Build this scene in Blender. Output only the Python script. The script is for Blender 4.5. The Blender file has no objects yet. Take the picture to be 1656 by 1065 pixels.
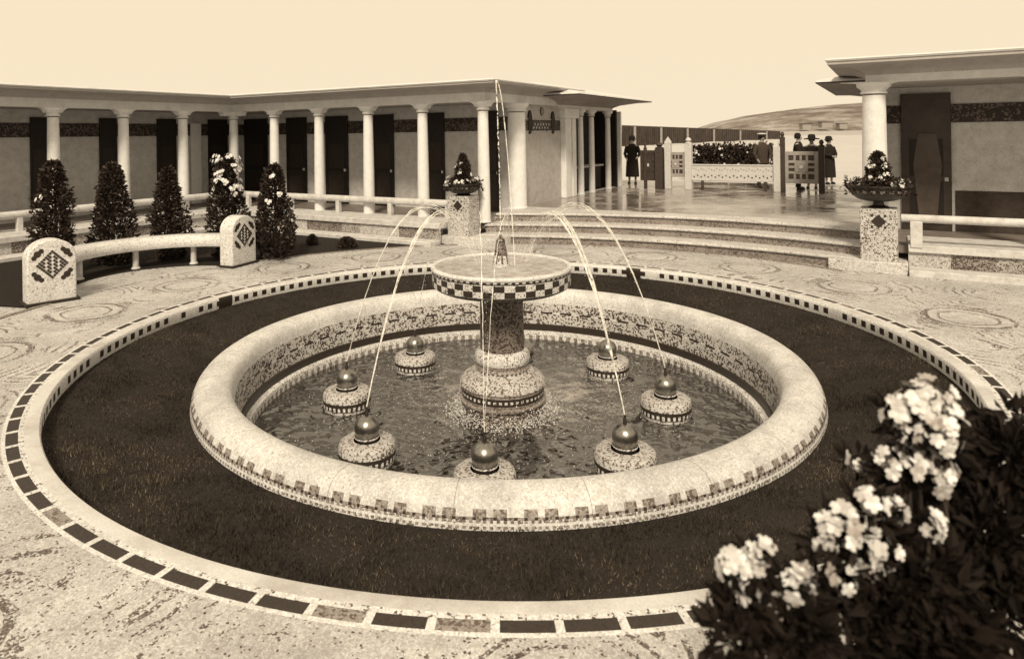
import bpy, bmesh, math, random
import numpy as np
from mathutils import Vector, Matrix
R = random.Random(7)
rad = math.radians
sc = bpy.context.scene
C = sc.collection

# ------------------------------------------------------------------ camera
F, HX, HY, ROLL, HC = 1112.564, 762.84, 218.17, -.0142, 2.5
cd = bpy.data.cameras.new('camera'); cam = bpy.data.objects.new('camera', cd); C.objects.link(cam)
cam.location = (0, 0, HC)
cam.rotation_euler = (Matrix.Rotation(rad(90), 4, 'X') @ Matrix.Rotation(ROLL, 4, 'Z')).to_euler()
cd.sensor_width = 36; cd.lens = 36 * F / 1656
cd.shift_x = (828 - HX) / 1656; cd.shift_y = -(532.5 - HY) / 1656
cd.clip_start = .05; cd.clip_end = 6000
cd.dof.use_dof = True; cd.dof.focus_distance = 9.5; cd.dof.aperture_fstop = 2.7
sc.camera = cam

# ------------------------------------------------------------------ world, sun, exposure
w = bpy.data.worlds.new('World'); sc.world = w; w.use_nodes = True
wn = w.node_tree.nodes; wl = w.node_tree.links
bg = wn['Background']
tc = wn.new('ShaderNodeTexCoord'); sp = wn.new('ShaderNodeSeparateXYZ'); rp = wn.new('ShaderNodeValToRGB')
wl.new(tc.outputs['Generated'], sp.inputs[0]); wl.new(sp.outputs['Z'], rp.inputs[0]); wl.new(rp.outputs[0], bg.inputs['Color'])
rp.color_ramp.elements[0].position = 0; rp.color_ramp.elements[0].color = (.955, .805, .59, 1)
rp.color_ramp.elements[1].position = .6; rp.color_ramp.elements[1].color = (.93, .78, .565, 1)
e = rp.color_ramp.elements.new(.16); e.color = (.955, .80, .58, 1)
bg.inputs['Strength'].default_value = .715
sd = bpy.data.lights.new('sun', 'SUN'); sun = bpy.data.objects.new('sun', sd); C.objects.link(sun)
sd.energy = 2.75; sd.angle = rad(11.0); sd.color = (1, .87, .66)
sun.rotation_euler = Vector((-.10, -.85, .82)).to_track_quat('Z', 'Y').to_euler()
sc.view_settings.view_transform = 'Standard'; sc.view_settings.look = 'None'
sc.view_settings.exposure = .47; sc.view_settings.gamma = 1
sc.cycles.max_bounces = 6

# ------------------------------------------------------------------ survey helpers (metres; wing frame s along the back colonnade, a into the depth)
TH = .5478
ex = np.array([math.cos(TH), -math.sin(TH)]); ey = np.array([math.sin(TH), math.cos(TH)])
O = np.array([-7.2358, 20.9201]); PP = 1.759; CX, CY = .342, 8.573
def W(s, a, z=0):
    q = O + s * ex + a * ey
    return Vector((q[0], q[1], z))
def ray(px, py):
    x = px - HX; y = py - HY; c, s = math.cos(ROLL), math.sin(ROLL)
    return (c * x + s * y) / F, (-s * x + c * y) / F
def G(px, py, z=0.):
    u, v = ray(px, py); D = (HC - z) / v
    return np.array([u * D, D])
def B(px, py, z=0.):
    q = G(px, py, z) - O
    return float(q @ ex), float(q @ ey)
def at(px, py, D):
    u, v = ray(px, py)
    return Vector((u * D, D, HC - v * D))
def on_a(px, a, py=215):
    u, v = ray(px, py); r = np.array([u, 1.]); D = (a + O @ ey) / (r @ ey)
    return float((r * D - O) @ ex)
def on_s(px, s, py=215):
    u, v = ray(px, py); r = np.array([u, 1.]); D = (s + O @ ex) / (r @ ex)
    return float((r * D - O) @ ey)

# ------------------------------------------------------------------ materials
def sep(v):                      # tone -> warm-brown tinted albedo (the place is seen through a sepia print)
    k = (1 - v) ** 3
    return (v, v * (1 - .30 * k), v * (1 - .46 * k), 1)
def nodes(name, rough=.8, spec=.3):
    m = bpy.data.materials.new(name); m.use_nodes = True
    n = m.node_tree.nodes; l = m.node_tree.links; b = n['Principled BSDF']
    b.inputs['Roughness'].default_value = rough; b.inputs['Specular IOR Level'].default_value = spec
    t = n.new('ShaderNodeTexCoord')
    return m, n, l, b, t
def noise(n, l, src, scale, detail=5, rough=.6):
    x = n.new('ShaderNodeTexNoise'); x.inputs['Scale'].default_value = scale; x.inputs['Detail'].default_value = detail
    x.inputs['Roughness'].default_value = rough; l.new(src, x.inputs['Vector']); return x.outputs['Fac']
def ramp(n, l, fac, stops):
    r = n.new('ShaderNodeValToRGB'); cr = r.color_ramp
    while len(cr.elements) < len(stops): cr.elements.new(.5)
    for e_, (p, c) in zip(cr.elements, stops):
        e_.position = p; e_.color = c if len(c) == 4 else (*c, 1)
    l.new(fac, r.inputs[0]); return r.outputs[0]
def math_(n, l, op, a, b=None, c=None):
    x = n.new('ShaderNodeMath'); x.operation = op
    for i, v in enumerate((a, b, c)):
        if v is None: continue
        if isinstance(v, (int, float)): x.inputs[i].default_value = v
        else: l.new(v, x.inputs[i])
    return x.outputs[0]
def mixc(n, l, fac, a, b, mode='MIX'):
    x = n.new('ShaderNodeMix'); x.data_type = 'RGBA'; x.blend_type = mode
    for i, v in ((0, fac), (6, a), (7, b)):
        if isinstance(v, (int, float)): x.inputs[i].default_value = v
        elif isinstance(v, tuple): x.inputs[i].default_value = v
        else: l.new(v, x.inputs[i])
    return x.outputs[2]
def bump(n, l, b, h, strength=.3, dist=.01):
    x = n.new('ShaderNodeBump'); x.inputs['Strength'].default_value = strength; x.inputs['Distance'].default_value = dist
    l.new(h, x.inputs['Height']); l.new(x.outputs[0], b.inputs['Normal'])
def plain(name, v, var=.18, scale=3., rough=.8, spec=.3, fine=60, bs=.35, col=None):
    m, n, l, b, t = nodes(name, rough, spec); o = t.outputs['Object']
    f1 = noise(n, l, o, scale, 6, .65); f2 = noise(n, l, o, fine, 3)
    c = ramp(n, l, f1, [(.28, sep(v * (1 - var))), (.55, sep(v)), (.8, sep(min(.95, v * (1 + var * .6))))])
    c = mixc(n, l, .35, c, ramp(n, l, f2, [(.3, (.45,) * 3), (.7, (1,) * 3)]), 'MULTIPLY')
    l.new(c, b.inputs['Base Color']); bump(n, l, b, f2, bs, .006); return m
def mosaic(name, light, dark, scale, frac, blotch=2.5, k=.5, rough=.6, fillvar=.22, spec=.35):
    m, n, l, b, t = nodes(name, rough, spec); o = t.outputs['Object']
    vo = n.new('ShaderNodeTexVoronoi'); vo.inputs['Scale'].default_value = scale; l.new(o, vo.inputs['Vector'])
    ve = n.new('ShaderNodeTexVoronoi'); ve.feature = 'DISTANCE_TO_EDGE'; ve.inputs['Scale'].default_value = scale; l.new(o, ve.inputs['Vector'])
    se = n.new('ShaderNodeSeparateColor'); l.new(vo.outputs['Color'], se.inputs[0])
    bl = noise(n, l, o, blotch, 4)
    thr = math_(n, l, 'ADD', se.outputs[0], math_(n, l, 'MULTIPLY', math_(n, l, 'SUBTRACT', bl, .5), k * 2))
    isd = math_(n, l, 'GREATER_THAN', thr, 1 - frac)
    lv = mixc(n, l, se.outputs[1], sep(light * (1 - fillvar)), sep(min(.92, light * (1 + fillvar * .5))))
    dv = mixc(n, l, se.outputs[2], sep(dark), sep(dark * 2.2))
    c = mixc(n, l, isd, lv, dv)
    g = ramp(n, l, ve.outputs['Distance'], [(0, (.45,) * 3), (.06, (1,) * 3)])
    c = mixc(n, l, .7, c, g, 'MULTIPLY')
    c = mixc(n, l, .5, c, ramp(n, l, noise(n, l, o, 1.1, 5), [(.3, (.62,) * 3), (.6, (1,) * 3)]), 'MULTIPLY')
    if name == 'rim_mosaic':      # joints between the cast lengths of the rim, and runs of damp
        s3 = n.new('ShaderNodeSeparateXYZ'); l.new(o, s3.inputs[0])
        an = math_(n, l, 'MULTIPLY', math_(n, l, 'ARCTAN2', s3.outputs[1], s3.outputs[0]), 22 / (2 * math.pi))
        an = math_(n, l, 'ADD', an, math_(n, l, 'MULTIPLY', bl, .02))
        j = math_(n, l, 'LESS_THAN', math_(n, l, 'FRACT', math_(n, l, 'ADD', an, 30.)), .007)
        c = mixc(n, l, math_(n, l, 'MULTIPLY', j, .6), c, sep(.14))
        c = mixc(n, l, .55, c, ramp(n, l, noise(n, l, o, 3.2, 7, .75), [(.38, (.6,) * 3), (.55, (1,) * 3)]), 'MULTIPLY')
    l.new(c, b.inputs['Base Color']); bump(n, l, b, ve.outputs['Distance'], .3, .01); return m

M = {}
M['white'] = plain('white_render', .68, .14, 4, .8)
M['rim'] = mosaic('rim_mosaic', .66, .34, 70, .05, 2.2, .3, .55, .22)
M['column'] = plain('column_render', .78, .12, 5, .75, fine=45)
M['coping'] = plain('coping_stone', .60, .3, 6, .8, bs=.6)
M['panel'] = plain('panel_render', .6, .22, 5, .9, fine=40, bs=.7)
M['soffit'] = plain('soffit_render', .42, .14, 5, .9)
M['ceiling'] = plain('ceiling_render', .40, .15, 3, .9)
M['door'] = plain('dark_door', .018, .4, 6, .6)
M['door2'] = plain('brown_door', .03, .3, 9, .6)
M['roof'] = plain('roof_render', .66, .12, 3, .9)
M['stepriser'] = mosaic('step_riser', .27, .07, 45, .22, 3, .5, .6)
M['drumtop'] = mosaic('drum_mosaic', .50, .08, 60, .26, 6, .35)
M['wallmosaic'] = mosaic('wall_mosaic', .42, .07, 58, .34, 3, .45)
M['wallmosaic2'] = mosaic('wall_mosaic_dark', .30, .05, 58, .48, 3, .45)
M['wallmosaic3'] = mosaic('wall_mosaic_pale', .55, .16, 58, .2, 3, .4)
M['ped'] = mosaic('pedestal_mosaic', .56, .07, 56, .24, 2.6, .45)
M['inner'] = mosaic('basin_inner_mosaic', .52, .05, 42, .34, 3.2, .35)
M['shaft'] = mosaic('shaft_mosaic', .20, .035, 46, .45, 5, .5)
M['tlight'] = mosaic('light_tile', .66, .08, 75, .16, 6, .3)
M['tlight2'] = mosaic('white_tile', .72, .3, 75, .08, 6, .3)
M['tdark'] = mosaic('dark_tile', .035, .02, 75, .3, 6, .3, .4)
M['tmid'] = mosaic('grey_tile', .30, .08, 60, .3, 6, .3, .5)
M['frieze'] = mosaic('frieze_mosaic', .13, .018, 26, .66, 2, .35)
M['block'] = mosaic('bench_mosaic', .66, .25, 50, .07, 3, .3)
M['soil'] = plain('garden_soil', .018, .4, 12, .95, bs=1)
M['iron'] = plain('dark_iron', .022, .3, 8, .45, .5)
M['bark'] = plain('bark', .05, .3, 20, .9)
M['cloth'] = plain('dark_cloth', .016, .3, 14, .9)
M['cloth2'] = plain('grey_cloth', .06, .3, 14, .9)
M['cream'] = plain('cream_cloth', .6, .1, 14, .9)
M['skin'] = plain('skin', .34, .1, 14, .6)
M['gate'] = plain('weathered_gate_paint', .36, .25, 9, .7)
M['gatepale'] = plain('pale_gate_paint', .6, .15, 9, .7)
M['postdark'] = plain('dark_post_paint', .06, .3, 12, .6)
M['fence'] = plain('fence_boards', .075, .6, 1.3, .9, fine=8)
M['sea'] = plain('sea_water', .40, .15, .02, .6, fine=.3)
M['sand'] = plain('beach_sand', .52, .1, .3, .95, fine=12)
M['kerbtop'] = plain('kerb_top', .60, .38, 1.6, .7, fine=70)
M['lawnbase'] = plain('lawn_soil', .022, .5, 5, .95, fine=90, bs=1)
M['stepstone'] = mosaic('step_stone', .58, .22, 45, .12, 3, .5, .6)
M['floortile'] = plain('portico_floor', .22, .3, 4, .5)
M['capdark'] = plain('groove', .10, .2, 8)
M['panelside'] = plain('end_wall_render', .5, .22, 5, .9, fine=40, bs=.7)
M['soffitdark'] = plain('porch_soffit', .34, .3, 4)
M['dado'] = plain('dark_dado', .06, .4, 8)
M['doorbrown'] = plain('brown_varnish', .05, .5, 3, .4)
M['doorpanel'] = plain('door_panel_paint', .09, .35, 5, .5)

def leafmat(name, v1, v2, rough=.5):
    m, n, l, b, t = nodes(name, rough, .12)
    g = n.new('ShaderNodeNewGeometry')
    c = ramp(n, l, g.outputs['Random Per Island'], [(0, sep(v1)), (.7, sep((v1 + v2) / 2)), (1, sep(v2))])
    l.new(c, b.inputs['Base Color']); return m
M['leaf'] = leafmat('dark_leaf', .018, .075, .55)
M['leaf2'] = leafmat('foreground_leaf', .006, .022, .75)
M['petal'] = leafmat('white_petal', .42, .82, .8)
M['petalback'] = leafmat('grey_petal', .25, .55, .7)
def grass_mat():
    m, n, l, b, t = nodes('grass_blade', .8, .2); g = n.new('ShaderNodeNewGeometry')
    c = ramp(n, l, g.outputs['Random Per Island'], [(0, (.011, .008, .006)), (.7, (.036, .028, .020)), (1, (.085, .070, .052))])
    f = noise(n, l, t.outputs['Object'], .9, 5, .65)
    l.new(mixc(n, l, 1., c, ramp(n, l, f, [(.36, (.35,) * 3), (.5, (1,) * 3), (.66, (2.4,) * 3)]), 'MULTIPLY'), b.inputs['Base Color']); return m
M['grass'] = grass_mat()

# paving: pale tesserae laid in scrolls and ringed medallions
def paving_mat():
    m, n, l, b, t = nodes('mosaic_paving', .55, .4); o = t.outputs['Object']
    s = n.new('ShaderNodeSeparateXYZ'); l.new(o, s.inputs[0])
    x = s.outputs[0]; y = s.outputs[1]
    r = math_(n, l, 'SQRT', math_(n, l, 'ADD', math_(n, l, 'MULTIPLY', x, x), math_(n, l, 'MULTIPLY', y, y)))
    an = math_(n, l, 'ARCTAN2', y, x)
    N = 20.; wd = 6.15 * 2 * math.pi / N
    fr = math_(n, l, 'SUBTRACT', math_(n, l, 'FRACT', math_(n, l, 'MULTIPLY_ADD', an, N / (2 * math.pi), 20.25)), .5)
    lx = math_(n, l, 'MULTIPLY', fr, wd); ly = math_(n, l, 'SUBTRACT', r, 6.15)
    nz = noise(n, l, o, 2.2, 3); nz2 = noise(n, l, o, 9., 3)
    d = math_(n, l, 'SQRT', math_(n, l, 'ADD', math_(n, l, 'MULTIPLY', lx, lx), math_(n, l, 'MULTIPLY', ly, ly)))
    d = math_(n, l, 'ADD', d, math_(n, l, 'MULTIPLY', math_(n, l, 'SUBTRACT', nz, .5), .22))
    vo = n.new('ShaderNodeTexVoronoi'); vo.inputs['Scale'].default_value = 80; l.new(o, vo.inputs['Vector'])
    ve = n.new('ShaderNodeTexVoronoi'); ve.feature = 'DISTANCE_TO_EDGE'; ve.inputs['Scale'].default_value = 80; l.new(o, ve.inputs['Vector'])
    se = n.new('ShaderNodeSeparateColor'); l.new(vo.outputs['Color'], se.inputs[0])
    def band(c0, hw):
        return math_(n, l, 'LESS_THAN', math_(n, l, 'ABSOLUTE', math_(n, l, 'SUBTRACT', d, c0)), hw)
    lines = math_(n, l, 'MAXIMUM', math_(n, l, 'MULTIPLY', band(.34, .018), .9), math_(n, l, 'MULTIPLY', band(.50, .034), ramp(n, l, nz, [(.40, (.4,) * 3), (.55, (1,) * 3)])))
    lines = math_(n, l, 'MAXIMUM', lines, math_(n, l, 'MULTIPLY', band(.64, .09), ramp(n, l, nz, [(.48, (0,) * 3), (.62, (.7,) * 3)])))
    # fans of darker tesserae between the medallions
    fv = n.new('ShaderNodeTexVoronoi'); fv.inputs['Scale'].default_value = .85; l.new(o, fv.inputs['Vector'])
    fd = math_(n, l, 'FRACT', math_(n, l, 'MULTIPLY', math_(n, l, 'ADD', fv.outputs['Distance'], math_(n, l, 'MULTIPLY', nz, .12)), 11.))
    scr = math_(n, l, 'MULTIPLY', math_(n, l, 'LESS_THAN', fd, .30), ramp(n, l, nz, [(.46, (0,) * 3), (.60, (.85,) * 3)]))
    scr = math_(n, l, 'MULTIPLY', scr, math_(n, l, 'GREATER_THAN', d, .75))
    lines = math_(n, l, 'MAXIMUM', lines, scr)
    cell = math_(n, l, 'GREATER_THAN', math_(n, l, 'ADD', math_(n, l, 'MULTIPLY', lines, .84), se.outputs[0]), .965)
    light = mixc(n, l, se.outputs[1], sep(.44), sep(.68))
    dark = mixc(n, l, se.outputs[2], sep(.06), sep(.22))
    c = mixc(n, l, cell, light, dark)
    c = mixc(n, l, .6, c, ramp(n, l, ve.outputs['Distance'], [(0, (.45,) * 3), (.1, (1,) * 3)]), 'MULTIPLY')
    c = mixc(n, l, .75, c, ramp(n, l, noise(n, l, o, .55, 7, .7), [(.3, (.55,) * 3), (.58, (1,) * 3)]), 'MULTIPLY')
    c = mixc(n, l, .5, c, ramp(n, l, noise(n, l, o, 4.5, 6, .7), [(.35, (.6,) * 3), (.6, (1,) * 3)]), 'MULTIPLY')
    l.new(c, b.inputs['Base Color']); bump(n, l, b, ve.outputs['Distance'], .3, .006); return m
M['paving'] = paving_mat()

def wet_floor():
    m, n, l, b, t = nodes('wet_terrace_floor', .3, .5); o = t.outputs['Object']
    f = noise(n, l, o, .9, 7, .65); f2 = noise(n, l, o, 25, 3)
    c = ramp(n, l, f, [(.3, sep(.13)), (.5, sep(.27)), (.68, sep(.46))])
    c = mixc(n, l, .4, c, ramp(n, l, f2, [(.35, (.5,) * 3), (.65, (1,) * 3)]), 'MULTIPLY')
    l.new(c, b.inputs['Base Color'])
    l.new(ramp(n, l, f, [(.40, (.05,) * 3), (.62, (.42,) * 3)]), b.inputs['Roughness'])
    bump(n, l, b, f2, .12, .01); return m
M['wet'] = wet_floor()

def water_mat():
    m, n, l, b, t = nodes('basin_water', .04, .8); o = t.outputs['Object']
    a1 = noise(n, l, o, 2.1, 2, .5); a2 = noise(n, l, o, 5.2, 2, .5); fo = noise(n, l, o, 26, 5, .7)
    s = n.new('ShaderNodeSeparateXYZ'); l.new(o, s.inputs[0])
    dx = math_(n, l, 'SUBTRACT', s.outputs[0], .25); dy = math_(n, l, 'SUBTRACT', s.outputs[1], .6)
    r = math_(n, l, 'SQRT', math_(n, l, 'ADD', math_(n, l, 'MULTIPLY', dx, dx), math_(n, l, 'MULTIPLY', dy, dy)))
    k = math_(n, l, 'ADD', math_(n, l, 'SUBTRACT', 1., math_(n, l, 'MULTIPLY', r, .56)), math_(n, l, 'MULTIPLY', math_(n, l, 'SUBTRACT', a2, .5), 1.3))
    k = math_(n, l, 'ADD', k, math_(n, l, 'MULTIPLY', math_(n, l, 'SUBTRACT', fo, .5), 2.2))
    fmask = ramp(n, l, k, [(.25, (0,) * 3), (.95, (1,) * 3)])
    l.new(mixc(n, l, fmask, sep(.012), sep(.30)), b.inputs['Base Color'])
    l.new(ramp(n, l, k, [(.3, (.02,) * 3), (.85, (.5,) * 3)]), b.inputs['Roughness'])
    b.inputs['IOR'].default_value = 2.1
    bump(n, l, b, math_(n, l, 'ADD', math_(n, l, 'ADD', a1, math_(n, l, 'MULTIPLY', a2, .35)), math_(n, l, 'MULTIPLY', fo, .012)), 1.0, .30); return m
M['water'] = water_mat()
def froth_mat(name, v):
    m, n, l, b, t = nodes(name, .3, .6); o = t.outputs['Object']
    f = noise(n, l, o, 9, 6, .7)
    l.new(ramp(n, l, f, [(.35, sep(v * .45)), (.65, sep(v))]), b.inputs['Base Color']); bump(n, l, b, f, .8, .03); return m
M['bowlwater'] = froth_mat('frothy_water', .55)
M['foam'] = froth_mat('foam', .8)
def jet_mat():
    m, n, l, b, t = nodes('jet_water', .25, .6)
    b.inputs['Base Color'].default_value = (.9, .88, .84, 1)
    o = t.outputs['Object']
    l.new(ramp(n, l, noise(n, l, o, 14, 4, .7), [(.36, (.08,) * 3), (.60, (.9,) * 3)]), b.inputs['Alpha']); return m
M['jet'] = jet_mat()
def ball_mat():
    m, n, l, b, t = nodes('ball_glaze', .2, .6)
    l.new(ramp(n, l, noise(n, l, t.outputs['Object'], 30, 4), [(.4, (.25, .24, .225, 1)), (.65, (.36, .345, .32, 1))]), b.inputs['Base Color'])
    b.inputs['Roughness'].default_value = .3; b.inputs['Metallic'].default_value = 1.; return m
M['ball'] = ball_mat()
def hill_mat():
    m, n, l, b, t = nodes('far_hillside', .95, .1); o = t.outputs['Object']
    f = noise(n, l, o, .012, 8, .7); f2 = noise(n, l, o, .07, 4, .6)
    c = ramp(n, l, f, [(.38, sep(.13)), (.5, sep(.24)), (.64, sep(.42))])
    c = mixc(n, l, .5, c, ramp(n, l, f2, [(.42, (.6,) * 3), (.6, (1,) * 3)]), 'MULTIPLY')
    l.new(c, b.inputs['Base Color']); return m
M['hill'] = hill_mat()

# ------------------------------------------------------------------ mesh builder
class MB:
    def __init__(s, xf=None): s.v = []; s.f = []; s.m = []; s.mats = []; s.xf = xf
    def mi(s, k):
        if k not in s.mats: s.mats.append(k)
        return s.mats.index(k)
    def P(s, p):
        s.v.append(Vector(s.xf(*p)) if s.xf else Vector(p)); return len(s.v) - 1
    def face(s, idx, k): s.f.append(tuple(idx)); s.m.append(s.mi(k))
    def box(s, x0, x1, y0, y1, z0, z1, k):
        i = [s.P((x, y, z)) for z in (z0, z1) for x, y in ((x0, y0), (x1, y0), (x1, y1), (x0, y1))]
        for q in ((3, 2, 1, 0), (4, 5, 6, 7), (0, 1, 5, 4), (1, 2, 6, 5), (2, 3, 7, 6), (3, 0, 4, 7)): s.face([i[j] for j in q], k)
        return s
    def prism(s, pts, z0, z1, k, ktop=None):
        n = len(pts); lo = [s.P((*p, z0)) for p in pts]; hi = [s.P((*p, z1)) for p in pts]
        s.face(hi, ktop or k); s.face(lo[::-1], k)
        for i in range(n):
            j = (i + 1) % n; s.face((lo[i], lo[j], hi[j], hi[i]), k)
        return s
    def lathe(s, cx, cy, prof, seg, k, a0=0., a1=2 * math.pi, close=True, sx=1., sy=1.):
        """prof: list of (r,z); k: material key or f(band,segment)->key"""
        n = seg if close else seg + 1
        rings = []
        for r, z in prof:
            if r < 1e-5: rings.append([s.P((cx, cy, z))] * n)
            else: rings.append([s.P((cx + sx * r * math.cos(a0 + (a1 - a0) * i / seg), cy + sy * r * math.sin(a0 + (a1 - a0) * i / seg), z)) for i in range(n)])
        for b_ in range(len(prof) - 1):
            for i in range(seg):
                j = (i + 1) % n
                q = [rings[b_][i], rings[b_][j], rings[b_ + 1][j], rings[b_ + 1][i]]
                u = []
                for x in q:
                    if x not in u: u.append(x)
                if len(u) > 2: s.face(u, k(b_, i) if callable(k) else k)
        return s
    def tube(s, pts, r, k, seg=8, cap=True):
        pts = [Vector(p) for p in pts]; n = len(pts); rr = r if hasattr(r, '__len__') else [r] * n
        rings = []; up = Vector((0, 0, 1))
        for i, p in enumerate(pts):
            t = (pts[min(i + 1, n - 1)] - pts[max(i - 1, 0)]).normalized()
            a = t.cross(up)
            if a.length < .05: a = t.cross(Vector((1, 0, 0)))
            a.normalize(); b_ = a.cross(t)
            rings.append([s.P(tuple(p + rr[i] * (math.cos(2 * math.pi * j / seg) * a + math.sin(2 * math.pi * j / seg) * b_))) for j in range(seg)])
        for i in range(n - 1):
            for j in range(seg):
                j2 = (j + 1) % seg; s.face((rings[i][j], rings[i][j2], rings[i + 1][j2], rings[i + 1][j]), k)
        if cap: s.face(rings[0], k); s.face(rings[-1][::-1], k)
        return s
    def sweep(s, path, prof, k, caps=True):
        """path: list of (s,a,ds,da): wall point and how it moves per metre of outward offset; prof: closed list (off,z)"""
        rows = [[s.P((p[0] + o * p[2], p[1] + o * p[3], z)) for o, z in prof] for p in path]
        n = len(prof)
        for i in range(len(path) - 1):
            for j in range(n):
                j2 = (j + 1) % n; kk = k(j) if callable(k) else k
                s.face((rows[i][j], rows[i + 1][j], rows[i + 1][j2], rows[i][j2]), kk)
        if caps:
            kk = k(0) if callable(k) else k
            s.face(rows[0], kk); s.face(rows[-1][::-1], kk)
        return s
    def build(s, name, parent=None, smooth=35, bevel=0, loc=None, fixn=True):
        base = Vector((0, 0, 0))
        if parent is not None:
            q = parent
            while q is not None: base = base + q.location; q = q.parent
        elif loc is not None: base = Vector(loc)
        me = bpy.data.meshes.new(name)
        me.from_pydata([tuple(p - base) for p in s.v], [], s.f)
        for k in s.mats: me.materials.append(M[k])
        me.polygons.foreach_set('material_index', s.m)
        if fixn:
            bm = bmesh.new(); bm.from_mesh(me); bmesh.ops.recalc_face_normals(bm, faces=bm.faces); bm.to_mesh(me); bm.free()
        if smooth:
            me.polygons.foreach_set('use_smooth', [True] * len(me.polygons)); me.set_sharp_from_angle(angle=rad(smooth))
        me.update()
        o = bpy.data.objects.new(name, me); C.objects.link(o)
        if parent is not None: o.parent = parent
        elif loc is not None: o.location = base
        if bevel:
            md = o.modifiers.new('bevel', 'BEVEL'); md.width = bevel; md.segments = 2; md.limit_method = 'ANGLE'; md.angle_limit = rad(40)
        return o
def tag(o, label=None, cat=None, group=None, kind=None):
    if label: o['label'] = label
    if cat: o['category'] = cat
    if group: o['group'] = group
    if kind: o['kind'] = kind
    return o
def thing(name, loc, label, cat, group=None):
    o = bpy.data.objects.new(name, None); C.objects.link(o); o.location = loc; o.empty_display_size = .2
    return tag(o, label, cat, group)

# ------------------------------------------------------------------ ground, paving, terraces, steps
def annulus(name, r0, r1, z, k, seg=160, a0=0, a1=2 * math.pi, rings=1, thick=0):
    m = MB(); full = abs(a1 - a0 - 2 * math.pi) < 1e-6
    prof = [(r0, z - .015)] + [(r0 + (r1 - r0) * i / rings, z) for i in range(rings + 1)]
    m.lathe(CX, CY, prof, seg, k, a0, a1, full)
    return m.build(name, loc=(CX, CY, 0))
tag(annulus('ground', 7.10, 900, -.012, 'paving', 200), kind='structure')
tag(annulus('paving', 5.15, 7.13, 0, 'paving', 200), kind='structure')
tag(annulus('planting_bed', 7.16, 13.5, .012, 'soil', 90, rad(98), rad(166)), kind='structure')
tag(annulus('paving_edge', 7.10, 7.17, .016, 'tmid', 260, rad(30), rad(190)), kind='structure')

# kerb round the sunken lawn: pale top, checkered inner face, row of dark tiles
def kerb():
    m = MB(); seg = 680
    prof = [(4.90, -.40), (4.885, -.165), (4.873, -.128), (4.870, -.045), (4.873, -.016), (4.885, -.002), (4.93, .004), (4.995, .004), (5.035, .002), (5.125, .002), (5.155, .001), (5.16, -.03)]
    RR = random.Random(3); breaks = {int(seg * a / 360) + d for a in (58, 151.5) for d in (-3, -2, -1, 0, 1, 2)}
    worn = [RR.random() for _ in range(seg)]
    def k(b, i):
        if i in breaks and b < 5: return 'tdark'
        if b == 2 and i % 4 < 2 and worn[i // 4] > .06: return 'tdark'
        if b == 8: return 'tlight2' if i % 7 == 0 else ('tdark' if worn[(i // 7) * 7] > .12 else 'tmid')
        if b == 7: return 'tlight' if i % 2 else 'tlight2'
        if b in (5, 6): return 'kerbtop'
        return 'tlight2'
    m.lathe(CX, CY, prof, seg, k)
    return m.build('kerb', loc=(CX, CY, 0))
tag(kerb(), kind='structure')
def lawnz(r): return -.175 - .19 * max(0, min(1, (4.85 - r) / 1.2)) ** 1.1
m = MB(); m.lathe(CX, CY, [(3.55, -.38)] + [(3.6 + i * .1, lawnz(3.6 + i * .1)) for i in range(14)], 160, 'lawnbase')
tag(m.build('lawn', loc=(CX, CY, 0)), kind='structure')
def grass():
    rs = np.random.RandomState(4); N = 120000
    r = np.sqrt(rs.uniform(3.60 ** 2, 4.868 ** 2, N)); th = rs.uniform(0, 2 * np.pi, N)
    keep = ~((np.sin(th) > .3) & (rs.rand(N) > .6)); r = r[keep]; th = th[keep]; N = len(r)
    z = -.178 - .19 * np.clip((4.85 - r) / 1.2, 0, 1) ** 1.1
    h = rs.uniform(.012, .034, N) * (1 + .55 * np.sin(r * np.cos(th) * 5.1 + 2 * np.sin(r * np.sin(th) * 3.3)) * np.sin(r * np.sin(th) * 6.2 + 1.7 * np.sin(r * np.cos(th) * 2.9))); wdt = rs.uniform(.0025, .005, N); ph = rs.uniform(0, 2 * np.pi, N)
    lx = rs.normal(0, .012, N); ly = rs.normal(0, .012, N)
    x = r * np.cos(th); y = r * np.sin(th)
    V = np.zeros((N, 3, 3)); V[:, 0] = np.c_[x - wdt * np.cos(ph), y - wdt * np.sin(ph), z]; V[:, 1] = np.c_[x + wdt * np.cos(ph), y + wdt * np.sin(ph), z]
    V[:, 2] = np.c_[x + lx, y + ly, z + h]
    me = bpy.data.meshes.new('grass'); me.vertices.add(N * 3); me.vertices.foreach_set('co', V.ravel())
    me.loops.add(N * 3); me.loops.foreach_set('vertex_index', np.arange(N * 3)); me.polygons.add(N)
    me.polygons.foreach_set('loop_start', np.arange(0, N * 3, 3)); me.polygons.foreach_set('loop_total', np.full(N, 3))
    me.materials.append(M['grass']); me.update(calc_edges=True)
    o = bpy.data.objects.new('grass', me); C.objects.link(o); o.location = (CX, CY, 0)
    tag(o, 'short dark turf of the sunken lawn around the basin', 'grass', kind='stuff')
grass()

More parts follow.
